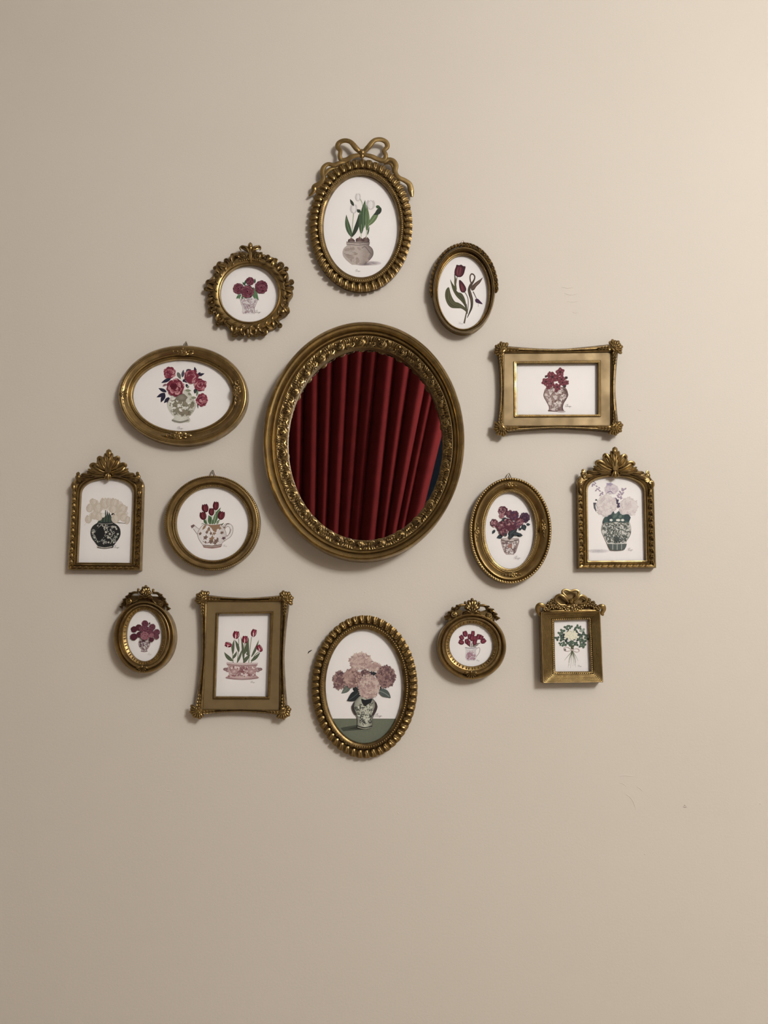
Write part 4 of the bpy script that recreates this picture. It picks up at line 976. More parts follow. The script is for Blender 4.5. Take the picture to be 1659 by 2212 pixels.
for w_, c in ((50, BN), (38, ink(228, 219, 213))): fr.istroke([(985, 950), (1020, 905), (1060, 892), (1100, 920), (1108, 980), (1080, 1050), (1030, 1085), (985, 1120)], w_, c)
fr.istroke([(1000, 935), (1040, 880), (1075, 878)], 10, ink(110, 86, 80)); fr.istroke([(1100, 950), (1085, 1010), (1040, 1065)], 9, ink(160, 144, 138))
fr.ivase(815, [(882, 130), (905, 152), (940, 184), (985, 207), (1040, 214), (1090, 202), (1140, 172), (1180, 140), (1200, 136)], ink(222, 212, 206), ink(230, 221, 215), ink(204, 192, 186))
fr.istroke([(688, 885), (640, 940), (604, 1010), (604, 1060), (630, 1120), (675, 1185)], 6, BN); fr.istroke([(944, 885), (990, 930), (1024, 1000), (1026, 1060), (1000, 1125), (955, 1180)], 6, ink(150, 130, 124))
fr.istroke([(690, 885), (815, 898), (960, 885)], 12, BN)
fr.ipoly([(750, 892), (940, 890), (930, 930), (890, 960), (880, 1000), (840, 990), (800, 930)], BN2); fr.ipoly([(700, 900), (735, 895), (715, 940), (670, 970), (680, 930)], BN2)
rnd = random.Random(5)
for x, y, r, c in ((770, 950, 26, BN), (640, 1022, 24, BN), (720, 1080, 34, BN), (965, 1008, 26, BN), (812, 1100, 40, BN2), (800, 1140, 36, BN), (880, 1130, 34, BN), (900, 1100, 20, BN), (990, 1090, 26, ink(96, 62, 66)), (740, 1000, 24, BN), (850, 1020, 26, BN2), (930, 940, 26, BN2), (760, 970, 20, BN2), (860, 1165, 26, BN), (720, 1150, 18, BN), (800, 1020, 22, BN), (1000, 930, 16, BN)):
    fr.iblob(x, y, r, r * 0.75, c, None, 0.34, 20, rnd.random() * 3, 5)
fr.istroke([(680, 1135), (730, 1160), (790, 1150), (850, 1165), (910, 1110)], 8, BN); fr.istroke([(760, 940), (800, 1000), (830, 1060), (815, 1110)], 7, BN2)
fr.ipoly([(675, 1188), (815, 1200), (968, 1180), (955, 1215), (820, 1236), (690, 1222)], ink(128, 100, 88)); fr.istroke([(690, 1205), (820, 1218), (955, 1198)], 8, ink(206, 190, 180)); fr.istroke([(690, 1225), (820, 1240), (950, 1220)], 6, ink(176, 120, 116))
fr.done('painted_teapot', 'red tulips standing in a white and brown teapot'); fr.sign(985, 1205, 60)

# ================================================================= 8 oval, purple blooms
fr = Frame('picture_frame', 'upright oval gold frame with a rope edge, purple blooms in a tapered pot', 'picture frame', 990, 1010, 220 / 1659, 850, 1030)
E0, E2 = ell(842, 1027, 404, 620), ell(850, 1030, 668, 866)
fr.prof('moulding', E0, E2, [(0, 8), (.04, 10.5), (.15, 11), (.18, 9.5), (.22, 9.6), (.26, 11), (.30, 10.6), (.36, 12), (.48, 16), (.58, 18.5), (.68, 19.2), (.76, 17.5), (.80, 15), (.83, 14.2), (.86, 16), (.94, 16.6), (1, 13)], GOLD)
fr.beads('beading', lerpc(E0, E2, .10), 11, 12, GOLD, 25); fr.beads('rope_edge', lerpc(E0, E2, .905), 16, 20, GOLD, 42)
for x, y, a, L in ((828, 272, 0.0, 210), (1395, 985, math.pi / 2 + 0.03, 230), (890, 1748, 0.0, 210), (305, 1050, math.pi / 2, 230)): spray_at(fr, x, y, a, L, 86, 17.2)
fr.hanger(822, 100, 34, 60)
fr.paper(ell(842, 1027, 450, 665))
DK = ink(44, 50, 54)
fr.ivase(840, [(1150, 146), (1185, 148), (1200, 152), (1250, 140), (1320, 118), (1380, 96), (1412, 66), (1420, 60)], ink(166, 146, 140), ink(186, 168, 162), ink(140, 118, 114))
fr.ipattern(ink(112, 90, 88), 60, 34, 3, 'curl', None, None, 9); fr.ipattern(ink(222, 210, 204), 40, 32, 8, 'leaf'); fr.iblob(840, 1278, 34, None, ink(150, 100, 90), ink(170, 130, 110), .25, 24, 0, 8)
fr.istroke([(695, 1178), (840, 1205), (985, 1180)], 16, ink(120, 104, 98)); fr.istroke([(695, 1158), (840, 1180), (985, 1160)], 10, ink(196, 182, 172))
for p0, p1, w in (((600, 1020), (555, 1085), 44), ((720, 1120), (625, 1150), 66), ((800, 860), (700, 830), 54), ((700, 870), (800, 830), 44), ((1060, 930), (1090, 1025), 84), ((1110, 920), (1172, 925), 44), ((900, 1080), (830, 1165), 66), ((930, 1080), (1050, 1105), 60), ((980, 1010), (1030, 980), 44), ((860, 1060), (960, 1000), 70), ((820, 1100), (860, 1040), 60)): fr.ileaf(p0, p1, w, DK, 6, ink(70, 80, 80))
PP = [ink(84, 34, 48), ink(112, 54, 68), ink(140, 84, 92), ink(66, 26, 40), ink(176, 132, 132)]
PU = [ink(72, 40, 64), ink(92, 56, 78), ink(56, 30, 52), ink(120, 84, 98)]
for i, (x, y, r, c) in enumerate(((730, 708, 84, PP), (835, 760, 66, PP), (705, 790, 46, [ink(170, 126, 128), PP[2]]), (905, 785, 84, PU[:3] + PP[:2]), (1085, 815, 88, PU), (585, 905, 70, PP), (1000, 880, 74, PP), (700, 960, 92, PP), (955, 930, 70, PU[:2] + PP), (820, 915, 92, PP), (740, 1040, 78, PP), (880, 990, 70, PP[:2] + PP[3:4]))):
    fr.ipeony(x, y, r, c, i, None, 22)
for a in range(14): fr.istroke([(1085 + 20 * math.cos(a * .45), 815 + 20 * math.sin(a * .45)), (1085 + 82 * math.cos(a * .45), 815 + 82 * math.sin(a * .45))], 5, ink(58, 32, 54), None, 2, a == 0)
for p0, p1, w in (((830, 1090), (930, 1010), 74), ((900, 1080), (1000, 1070), 60), ((790, 1110), (740, 1090), 40), ((980, 1080), (1048, 1108), 50), ((850, 1100), (850, 1170), 56)): fr.ileaf(p0, p1, w, DK, 6, ink(72, 84, 84))
fr.done('painted_bouquet', 'purple and burgundy blooms in a tapered pot'); fr.sign(915, 1468, 102)

# ================================================================= 9 arched frame right
fr = Frame('picture_frame', 'arched gold frame with a leafy crest, pale pink hydrangeas in a green jar', 'picture frame', 1230, 950, 200 / 1526, 760, 1300)
arch_frame(fr, (150, 2122), (1427, 2112), (128, 665), (1388, 690))
fr.iblob(470, 1835, 190, 34, ink(226, 217, 212), ink(186, 176, 176), 0, 24)
LV = ink(170, 152, 164)
for i in range(9):
    t = i / 8; x, y = 372 + 160 * t + 14 * math.sin(i * 2.1), 700 + 205 * t
    for s_ in ((-1, 1) if i % 3 else (1,)): fr.iblob(x + s_ * (16 + 9 * math.sin(i * 1.7 + s_)), y - s_ * 10, 19, 12, LV, ink(150, 130, 146), .05, 10, .6 * s_)
for i in range(9):
    t = i / 8; x, y = 895 - 90 * t + 16 * math.sin(i * 2.4), 800 + 180 * t
    for s_ in ((-1, 1) if i % 3 else (-1,)): fr.iblob(x + s_ * (20 + 22 * t), y - s_ * 12, 26, 14, ink(178, 160, 172), ink(160, 138, 152), .08, 10, -.6 * s_)
fr.ihydr(690, 815, 122, 92, [ink(204, 188, 190), ink(220, 206, 206), ink(222, 208, 206), ink(210, 196, 198), ink(198, 180, 186)], 1, 40)
fr.iblob(660, 735, 54, 26, ink(176, 160, 176), ink(160, 146, 166), .2, 18, 0, 5); fr.istroke([(600, 890), (670, 850), (725, 895)], [3, 14, 3], ink(132, 112, 140))
HP = [ink(208, 192, 188), ink(220, 206, 200), ink(224, 211, 205), ink(214, 199, 194), ink(206, 190, 188), ink(228, 216, 208)]
fr.ileaf((450, 985), (425, 1000), 30, ink(70, 72, 76)); fr.ipoly([(392, 1036), (450, 1040), (425, 1080), (445, 1195), (405, 1130)], ink(86, 84, 90))
fr.ihydr(970, 1105, 156, 158, HP, 3, 64); fr.ihydr(610, 1085, 168, 182, HP, 2, 76)
fr.ipoly([(768, 965), (785, 985), (815, 985), (800, 1040), (835, 1040), (820, 1075), (835, 1105), (800, 1125), (780, 1100), (795, 1070), (775, 1045)], ink(74, 62, 86))
fr.ivase(773, [(1270, 190), (1330, 206), (1380, 226), (1450, 243), (1520, 240), (1600, 206), (1700, 162), (1716, 158)], ink(196, 190, 180), ink(212, 206, 196), ink(190, 184, 174))
fr.ipattern(ink(88, 94, 86), 190, 32, 3, 'curl', 1375, 1716, 8); fr.ipattern(ink(98, 104, 96), 90, 20, 21, 'leaf', 1375, 1716)
for a in range(8): fr.ileaf((785, 1640), (785 + 62 * math.cos(a * .785), 1640 + 62 * math.sin(a * .785)), 20, ink(66, 72, 68))
fr.istroke([(540, 1490), (552, 1420), (580, 1380)], 6, ink(110, 112, 104)); fr.istroke([(1012, 1500), (1004, 1560), (960, 1640)], 7, ink(90, 94, 88))
DG = ink(62, 80, 76)
fr.ipoly([(583, 1275), (660, 1255), (690, 1230), (725, 1175), (745, 1220), (790, 1205), (812, 1165), (840, 1220), (880, 1240), (940, 1225), (990, 1250), (1000, 1310), (975, 1370), (900, 1365), (770, 1350), (640, 1370), (560, 1385), (555, 1340)], DG)
fr.ileaf((680, 1240), (640, 1360), 80, ink(46, 62, 62)); fr.iblob(950, 1285, 54, 56, ink(46, 64, 64), ink(52, 70, 70), .1); fr.ileaf((720, 1290), (800, 1200), 50, ink(90, 104, 96)); fr.ileaf((820, 1290), (860, 1230), 44, ink(96, 110, 100))
for x, w in ((685, 26), (802, 36), (875, 26)): fr.iblob(x, 1325, w, 20, ink(224, 218, 206), None, .1)
fr.istroke([(560, 1385), (620, 1365), (665, 1400), (710, 1362), (770, 1395), (830, 1360), (880, 1395), (930, 1365), (980, 1385)], 12, ink(120, 124, 112))
fr.ipoly([(628, 1718), (945, 1718), (930, 1770), (905, 1812), (845, 1822), (700, 1822), (670, 1808)], ink(84, 92, 86))
for x in (712, 785, 858): fr.istroke([(x, 1722), (x, 1815)], 11, ink(172, 170, 160))
fr.istroke([(628, 1712), (785, 1716), (948, 1710)], 9, ink(196, 190, 180)); fr.istroke([(672, 1812), (785, 1822), (905, 1808)], 6, ink(50, 54, 52))
fr.done('painted_bouquet', 'pale pink hydrangeas in a green and white jar'); fr.sign(965, 1806, 86)

# ================================================================= 10 and 13: small frames with pierced crest
def small_crested(fr, E0, E2, crest, nd):
    fr.prof('moulding', E0, E2, [(0, 8), (.06, 9), (.30, 10.5), (.36, 10.2), (.42, 12), (.50, 15), (.56, 16.5), (.61, 16), (.64, 14), (.67, 13.6), (.70, 15), (.78, 18), (.86, 19.5), (.94, 18.5), (1, 14)], GOLD)
    M = len(E0)
    mb = MB()
    for i in range(nd):
        f = i / nd * M; a, b_ = lerpc(E0, E2, 0.02), lerpc(E0, E2, .24); j = int(f)
        fr.lobe(mb, b_[j], a[j], 33, 9.2, 2.6, n=4, m=4, base=.8)
    o = mb.build('dentil_ring', GOLD, fr.root); o['kind'] = 'stuff'
    (tx, ty), (bx, by), arcL, arcR, volL, volR, balls, foot = crest
    R_ = math.hypot(tx - bx, ty - by)
    oc = lerpc(E0, E2, 0.93); seat = sorted([p for p in oc if p[1] < volL[1] + 170], key=lambda p: p[0])
    pl = [arcL[-2]] + [(x, y + 6) for x, y in arcL[-3:1:-1]] + [(bx - R_ * .62, by + R_ * .02), (bx, by - R_ * .1), (bx + R_ * .62, by + R_ * .02)] + [(x, y + 6) for x, y in arcR[2:-2]] + [arcR[-2]]
    pl = pl + [p for p in reversed(seat) if arcL[-2][0] + 20 < p[0] < arcR[-2][0] - 20]
    def plate(mb):
        f = [fr.p(x, y, 12.5) for x, y in pl]; bk = [(v[0], -0.003, v[2]) for v in f]; n = len(f); b0 = mb.grid([f, bk], closed_u=True)
        for t in tessellate_polygon([[Vector((v[0], v[2], 0)) for v in f]]): mb.f.append(tuple(b0 + i for i in t)); mb.f.append(tuple(b0 + n + i for i in reversed(t)))
    fr.part('crest_plate', plate, GOLD_DARK)
    ang = math.atan2(-(ty - by), tx - bx)
    def palm(mb):
        fr.fan(mb, bx, by, R_, ang, 0.95, 7, 15, R_ * 0.34, 5, 0.32); fr.fan(mb, bx, by + R_ * .12, R_ * 0.55, ang, 1.2, 5, 18, R_ * 0.24, 4)
        mb.ball(fr.p(tx + (bx - tx) * .12, ty + (by - ty) * .12, 19), R_ * 0.13 * fr.m); mb.ball(fr.p(bx, by, 17), R_ * 0.24 * fr.m, .6)
    fr.part('crest_palmette', palm, GOLD_DARK)
    for arc, vol, s_ in ((arcL, volL, -1), (arcR, volR, 1)):
        n_ = len(arc)
        fr.part('crest_arm', lambda mb: fr.tube(mb, [(x, y, 15) for x, y in arc], [22] + [31] * (n_ - 3) + [28, 14], 8, .7), GOLD_DARK)
        def sprig(mb):
            for k in range(1, n_ - 1):
                (x0_, y0_), (x1_, y1_) = arc[k], arc[k + 1]; dx_, dy_ = x1_ - x0_, y1_ - y0_; L_ = math.hypot(dx_, dy_); nx_, ny_ = -dy_ / L_ * s_ , dx_ / L_ * s_
                fr.lobe(mb, (x0_, y0_), (x1_ - nx_ * 52, y1_ - ny_ * 52), 50, 15.5, 4.5, bend=10 * s_, n=5, m=4, groove=.4)
                fr.lobe(mb, (x0_, y0_), (x1_ + nx_ * 50, y1_ + ny_ * 50), 50, 15, 4.5, bend=-10 * s_, n=5, m=4, groove=.4)
        fr.part('crest_sprig', sprig, GOLD_DARK)
        fr.part('crest_volute', lambda mb: fr.scroll(mb, vol[0], vol[1], vol[2], 15.5, 1.57 + s_ * .6, 1.25, -s_, vol[2] * .27), GOLD)
        fr.part('crest_leaf', lambda mb: (fr.lobe(mb, (bx + s_ * 20, by + R_ * .10), (bx + s_ * R_ * .72, by + R_ * .32), R_ * .30, 15, 5, bend=-18 * s_, groove=.35), fr.lobe(mb, (bx + s_ * 20, by + R_ * .02), (bx + s_ * R_ * .66, by + R_ * .06), R_ * .22, 15.5, 4, bend=-12 * s_, groove=.35), fr.lobe(mb, (bx + s_ * R_ * .6, by + R_ * .3), (vol[0] - s_ * vol[2] * .6, vol[1] + vol[2] * .2), R_ * .22, 15, 4, bend=14 * s_)), GOLD_DARK)
    for x, y in balls: fr.part('crest_bud', lambda mb: (mb.ball(fr.p(x, y, 14), 30 * fr.m), mb.ball(fr.p(x, y + 34, 13), 34 * fr.m, .6)), GOLD_DARK)
    fr.part('foot_shell', lambda mb: (fr.fan(mb, foot[0], foot[1] - 70, 150, -math.pi / 2, 1.25, 7, 17, 48, 5, .12), fr.lobe(mb, (foot[0] - 30, foot[1] - 70), (foot[0] - 150, foot[1] - 20), 56, 16, 4, bend=14), fr.lobe(mb, (foot[0] + 30, foot[1] - 70), (foot[0] + 150, foot[1] - 20), 56, 16, 4, bend=-14), mb.ball(fr.p(foot[0], foot[1] - 70, 19), 34 * fr.m)), GOLD)

fr = Frame('picture_frame', 'small oval gold frame with a pierced crest, burgundy roses in a footed vase', 'picture frame', 230, 1255, 160 / 1659, 848, 1270)
small_crested(fr, ell(850, 1222, 398, 574), ell(845, 1258, 690, 815), ((888, 90), (868, 335), [(720, 262), (610, 262), (515, 315), (455, 385), (395, 450), (368, 545), (318, 605)], [(1030, 275), (1140, 275), (1235, 350), (1300, 440), (1352, 560), (1405, 655)], (505, 462, 84), (1212, 512, 92), [(462, 345), (1288, 398), (716, 190), (1050, 200)], (800, 1990)), 46)
fr.paper(ell(850, 1222, 440, 615))
RD, RM, RL = ink(66, 24, 36), ink(112, 54, 68), ink(170, 120, 128)
fr.ivase(848, [(1270, 100), (1330, 122), (1400, 136), (1460, 124), (1510, 92), (1545, 62), (1565, 74), (1584, 72)], ink(176, 158, 154), ink(214, 202, 196), ink(168, 148, 144))
fr.ipattern(ink(120, 92, 94), 46, 40, 3, 'curl', None, None, 9); fr.ipattern(ink(96, 68, 74), 18, 34, 9, 'flower', 1330, 1500); fr.istroke([(772, 1572), (848, 1584), (918, 1570)], 16, ink(122, 96, 98))
for i, (x, y, r, k) in enumerate(((865, 960, 84, 1), (725, 1045, 78, 0), (620, 1085, 76, 0), (1030, 1030, 76, 1), (800, 1075, 74, 1), (905, 1095, 80, 1), (985, 1120, 78, 1), (1132, 1150, 76, 1), (740, 1200, 70, 0), (615, 1252, 84, 0), (1130, 1250, 58, 1), (1040, 1190, 66, 1), (1012, 1310, 60, 0), (1010, 1220, 58, 2), (862, 1228, 106, 2))):
    a = [(RD, ink(84, 34, 46), ink(112, 62, 74)), (RD, RM, RL), (ink(104, 44, 56), ink(160, 106, 114), ink(192, 148, 150))][k]; fr.irose(x, y, r, a[0], a[1], a[2], i)
fr.iblob(968, 950, 16, 26, RD)
fr.done('painted_bouquet', 'burgundy roses in a small footed vase'); fr.sign(930, 1634, 84)

fr = Frame('picture_frame', 'small round gold frame with a pierced crest, red tulips in a white jug', 'picture frame', 930, 1280, 180 / 1659, 818, 1080)
small_crested(fr, ell(815, 1045, 438, 426), ell(818, 1075, 688, 666), ((826, 108), (826, 375), [(690, 250), (600, 255), (520, 300), (435, 365), (365, 430), (335, 495), (282, 512)], [(965, 258), (1070, 262), (1155, 318), (1245, 380), (1298, 465), (1345, 545)], (468, 442, 82), (1164, 474, 86), [(440, 310), (1195, 335), (690, 200), (962, 205)], (808, 1650)), 46)
fr.paper(ell(815, 1045, 478, 466))
fr.ipoly([(680, 1000), (740, 1050), (800, 1098), (860, 1095), (940, 1050), (990, 1000), (900, 1010), (830, 1040), (760, 1000)], ink(92, 76, 72))
for a in ([(810, 1095), (740, 1010), (680, 960)], [(815, 1095), (810, 1000), (800, 940)], [(830, 1095), (900, 1050), (990, 1010)], [(825, 1095), (860, 1000), (890, 950)]): fr.istroke(a, 12, ink(170, 160, 148))
for w_, c in ((14, ink(180, 164, 162)),): fr.istroke([(905, 1130), (950, 1095), (982, 1120), (965, 1200), (930, 1250), (895, 1300)], w_, c)
fr.ivase(800, [(1085, 118), (1110, 112), (1150, 104), (1200, 106), (1260, 114), (1310, 106), (1345, 88), (1362, 76)], ink(216, 206, 204), ink(226, 216, 213), ink(206, 194, 192))
fr.ipattern(ink(164, 124, 134), 26, 42, 4, 'flower', 1190, 1350); fr.ipattern(ink(190, 160, 166), 30, 28, 6, 'leaf', 1160, 1355); fr.istroke([(690, 1092), (800, 1112), (915, 1090)], 8, ink(110, 98, 96)); fr.istroke([(710, 1140), (800, 1158), (905, 1140)], 5, ink(186, 172, 170))
TD, TM, TL_ = ink(86, 26, 42), ink(122, 46, 62), ink(158, 92, 100)
for x, y, rx, ry, ro in ((780, 875, 44, 56, 0), (845, 815, 40, 58, 0), (690, 822, 52, 62, -.3), (620, 895, 46, 54, -.7), (730, 975, 48, 60, -.3), (960, 880, 52, 56, .2), (1010, 895, 44, 48, .5), (890, 920, 54, 60, .1), (830, 905, 56, 62, 0), (880, 990, 46, 56, .2), (765, 1010, 40, 50, -.2), (612, 988, 50, 58, -1.2), (1052, 966, 52, 58, .9)): fr.itulip(x, y, rx, ry, TD, TM, TL_, ro)
fr.istroke([(795, 1095), (800, 1020), (792, 950)], [14, 22, 5], ink(220, 210, 204)); fr.istroke([(820, 1095), (826, 1040), (830, 1000)], [12, 20, 5], ink(206, 196, 188)); fr.istroke([(808, 1090), (808, 1010)], 9, ink(60, 50, 50))
fr.done('painted_bouquet', 'red tulips in a small white jug'); fr.sign(910, 1352, 66)

# ================================================================= 11 portrait panel frame
fr = Frame('picture_frame', 'tall rectangular gold frame with shell corners, striped tulips in a low planter', 'picture frame', 400, 1260, 250 / 1659, 810, 1030)
shell_frame(fr, ((478, 440), (1218, 436), (1180, 1622), (437, 1618)), ((444, 420), (1268, 402), (1212, 1662), (398, 1660)),
            ((322, 262), (1378, 262), (1348, 1812), (262, 1800)), ((190, 150), (1505, 155), (1470, 1905), (112, 1898)),
            ((0, 56), (-72, 0), (0, -56), (84, 0)), 1.06)
fr.paper(quad((455, 412), (1248, 408), (1212, 1650), (412, 1645)))
LG, LG2 = ink(84, 92, 70), ink(112, 118, 92)
for a in ([(690, 1145), (680, 1000), (664, 905)], [(745, 1145), (765, 950), (768, 790)], [(840, 1145), (850, 980), (858, 850)], [(910, 1150), (930, 950), (952, 770)], [(945, 1145), (1000, 1030), (1070, 975)]): fr.istroke(a, 10, ink(128, 132, 104))
for p0, p1, w, b_ in (((684, 1112), (562, 985), 52, -14), ((678, 1080), (742, 972), 36, 8), ((686, 1010), (706, 805), 40, -8), ((748, 1135), (822, 938), 32, 4), ((768, 985), (714, 812), 42, 10), ((838, 1110), (800, 765), 36, 10), ((850, 1015), (908, 775), 44, 8), ((912, 1060), (915, 800), 36, -14), ((950, 1055), (1056, 808), 34, 10), ((944, 1115), (1078, 985), 44, 10), ((838, 1142), (935, 1025), 50, -8), ((900, 1030), (875, 1000), 24, 0)): fr.ileaf(p0, p1, w, LG, b_, LG2)
TD, TM, TL_ = ink(104, 24, 42), ink(148, 52, 68), ink(226, 206, 200)
for x, y, rx, ry, ro in ((732, 740, 50, 58, .1), (618, 880, 40, 52, -1.35), (860, 806, 46, 56, 0), (985, 712, 42, 58, .25), (1068, 932, 40, 56, -.6)):
    fr.itulip(x, y, rx, ry, TD, TM, TL_, ro)
    fr.istroke([(x - rx * .2, y + ry * .9), (x - rx * .1, y)], rx * .3, TL_)
PC_ = ink(196, 166, 160)
for x, s_ in ((592, -1), (1062, 1)):
    fr.iblob(x - s_ * 20, 1240, 36, 34, ink(150, 118, 118), ink(190, 164, 160)); fr.iblob(x + s_ * 14, 1232, 32, 22, ink(126, 92, 94), ink(160, 130, 128))
fr.ivase(820, [(1140, 228), (1160, 220), (1178, 204), (1220, 200), (1270, 196), (1310, 192), (1335, 218), (1352, 238), (1366, 215), (1380, 120)], ink(196, 164, 158), ink(206, 178, 172), ink(182, 146, 142))
fr.ipattern(ink(140, 92, 94), 70, 40, 2, 'curl', 1180, 1345, 8); fr.ipattern(ink(226, 206, 200), 28, 40, 5, 'flower', 1180, 1340); fr.ipattern(ink(150, 100, 100), 44, 22, 15, 'leaf', 1180, 1345)
for x in (705, 950): fr.iblob(x, 1262, 52, 42, ink(170, 130, 128), ink(214, 188, 182), .08, 20, 0, 9); fr.istroke([(x - 28, 1262), (x, 1236), (x + 28, 1262), (x, 1284)], 5, ink(160, 118, 116))
fr.istroke([(596, 1140), (820, 1158), (1046, 1150)], 12, ink(226, 208, 202)); fr.istroke([(600, 1165), (820, 1182), (1040, 1172)], 7, ink(150, 112, 112)); fr.istroke([(584, 1350), (820, 1374), (1050, 1352)], 14, ink(166, 130, 130)); fr.istroke([(596, 1135), (700, 1138)], 5, ink(170, 136, 134))
fr.done('painted_planter', 'striped tulips growing in a pink patterned planter'); fr.sign(940, 1416, 62)

# ================================================================= 12 ruffled oval, hydrangeas
fr = Frame('picture_frame', 'tall oval gold frame with fluted ruffle edge, mauve hydrangeas on a green table', 'picture frame', 650, 1310, 270 / 1659, 845, 1065)
E0, E2 = ell(842, 1063, 514, 754), ell(845, 1064, 698, 942)
fr.prof('moulding', E0, E2, [(0, 9), (.06, 11), (.12, 11.8), (.38, 12.4), (.43, 11), (.46, 8), (.50, 7.5), (.62, 9.5), (.86, 9.5), (.95, 8), (1.0, 5)], GOLD_DARK)
fr.beads('beading', lerpc(E0, E2, 0.27), 12.3, 14, GOLD, 31)
ruffled(fr, E0, E2, 54, 90, 0.48, 5.0)
PE = ell(842, 1063, 555, 798, 160); fr.paper(PE)
top = [p for p in ell(842, 1063, 551, 794, 240) if p[1] > 1490]
top.sort(key=lambda p: math.atan2(p[1] - 1490, p[0] - 842), reverse=True)
fr.ipoly([(top[0][0], 1490)] + top + [(top[-1][0], 1490)], ink(112, 114, 96))
fr.istroke([(380, 1491), (842, 1490), (1310, 1492)], 5, ink(90, 92, 78))
fr.ipoly([(525, 1612), (600, 1596), (745, 1572), (900, 1610), (840, 1632), (700, 1645), (560, 1656)], ink(74, 76, 64)); fr.ipoly([(620, 1625), (750, 1590), (880, 1622), (800, 1632)], ink(56, 56, 48))
HB = {'l': [ink(170, 140, 132), ink(196, 168, 158), ink(206, 180, 168), ink(188, 160, 150), ink(216, 194, 180), ink(172, 142, 136)],
      'm': [ink(132, 102, 98), ink(160, 128, 120), ink(178, 146, 136), ink(152, 120, 114), ink(194, 162, 148), ink(128, 98, 94)],
      'd': [ink(100, 74, 74), ink(128, 98, 96), ink(148, 116, 110), ink(116, 86, 86), ink(164, 132, 122), ink(96, 70, 72)]}
fr.ileaf((650, 1040), (535, 1155), 78, ink(100, 106, 96), -10, ink(130, 134, 120)); fr.ileaf((690, 1085), (760, 1110), 60, ink(62, 68, 64)); fr.ileaf((905, 880), (1005, 880), 64, ink(44, 46, 48), 12); fr.ileaf((1100, 1060), (1130, 1090), 20, ink(52, 40, 42))
fr.ihydr(790, 730, 152, 118, HB['l'], 1, 70, .19); fr.ihydr(975, 805, 96, 62, HB['l'], 2, 36, .26); fr.ihydr(515, 980, 86, 128, HB['d'], 3, 60, .24); fr.ihydr(1128, 930, 130, 152, HB['d'], 4, 90, .17); fr.ihydr(850, 890, 70, 50, HB['d'], 9, 24, .26); fr.ihydr(680, 950, 122, 128, HB['m'], 5, 80, .18)
fr.ileaf((775, 1125), (612, 1250), 118, ink(40, 44, 46), -14, ink(74, 80, 78)); fr.ileaf((1035, 1120), (1192, 1215), 100, ink(84, 92, 86), -14, ink(140, 146, 136)); fr.ileaf((700, 1090), (780, 1110), 50, ink(40, 44, 46)); fr.ileaf((1040, 1080), (1075, 1090), 40, ink(44, 38, 40))
fr.ivase(850, [(1190, 70), (1225, 106), (1280, 152), (1335, 163), (1390, 150), (1450, 118), (1510, 100), (1560, 102), (1596, 98), (1618, 70)], ink(92, 88, 78), ink(196, 194, 174), ink(70, 62, 58))
fr.ipattern(ink(58, 58, 54), 44, 50, 3, 'curl', 1240, 1590, 8); fr.ipattern(ink(204, 202, 184), 14, 34, 6, 'leaf', 1300, 1560)
fr.istroke([(710, 1270), (690, 1340), (720, 1420), (740, 1440)], [10, 34, 28, 8], ink(62, 56, 54)); fr.istroke([(985, 1270), (1000, 1330), (970, 1410), (945, 1450)], [10, 34, 36, 10], ink(66, 54, 52)); fr.istroke([(748, 1585), (850, 1610), (944, 1585)], 16, ink(60, 58, 52)); fr.istroke([(750, 1600), (840, 1622), (900, 1608)], 8, ink(176, 172, 152))
fr.ihydr(900, 1065, 142, 166, HB['m'][:2] + HB['l'][1:], 6, 110, .16)
fr.ipoly([(800, 1222), (850, 1240), (950, 1222), (935, 1268), (850, 1325), (815, 1280)], ink(30, 34, 36))
fr.done('painted_bouquet', 'mauve hydrangeas in a dark vase on a green table'); fr.sign(985, 1445, 98)

# ================================================================= 14 small reeded frame with bow crest
fr = Frame('picture_frame', 'small rectangular reeded gold frame with a bow and flower crest, clover bouquet', 'picture frame', 1140, 1260, 180 / 1659, 870, 1260)
P0 = quad((525, 745), (1207, 722), (1252, 1752), (550, 1757), n=8); P3 = quad((258, 575), (1442, 556), (1500, 1972), (300, 1988), n=8)
rings = [(P0, 8), (lerpc(P0, P3, .05), 10), (lerpc(P0, P3, .20), 10.5), (lerpc(P0, P3, .22), 9.5)]
for i in range(7):
    t = .25 + .105 * i; b_ = 11 + 1.35 * i
    rings += [(lerpc(P0, P3, t), b_ - .1), (lerpc(P0, P3, t + .025), b_ + .7), (lerpc(P0, P3, t + .065), b_ + .8), (lerpc(P0, P3, t + .09), b_ + .1)]
rings += [(P3, 17)]
fr.loft('reeded_moulding', rings, GOLD, 62, drop_in=2)
fr.beads('beading', lerpc(P0, P3, .12), 10.6, 16, GOLD, 38)
def plate(mb):
    pts = [(270, 575), (310, 500), (430, 410), (500, 330), (560, 260), (640, 225), (700, 190), (760, 160), (930, 160), (1000, 190), (1050, 250), (1120, 255), (1200, 310), (1300, 380), (1400, 450), (1432, 560)]
    f = [fr.p(x, y, 9) for x, y in pts]; bk = [(v[0], -0.002, v[2]) for v in f]; n = len(f); b0 = mb.grid([f, bk], closed_u=True)
    for t in tessellate_polygon([[Vector((v[0], v[2], 0)) for v in f]]): mb.f.append(tuple(b0 + i for i in t)); mb.f.append(tuple(b0 + n + i for i in reversed(t)))
fr.part('crest_plate', plate, GOLD_DARK)
fr.part('bow_loop', lambda mb: fr.tube(mb, [(850, 345, 16), (770, 270, 18), (698, 200, 18), (700, 152, 18), (760, 132, 18), (845, 158, 18), (930, 138, 18), (995, 156, 18), (1012, 205, 18), (975, 280, 18), (875, 345, 16)], [20, 26, 30, 28, 26, 26, 26, 28, 30, 28, 20], 8, .8), GOLD)
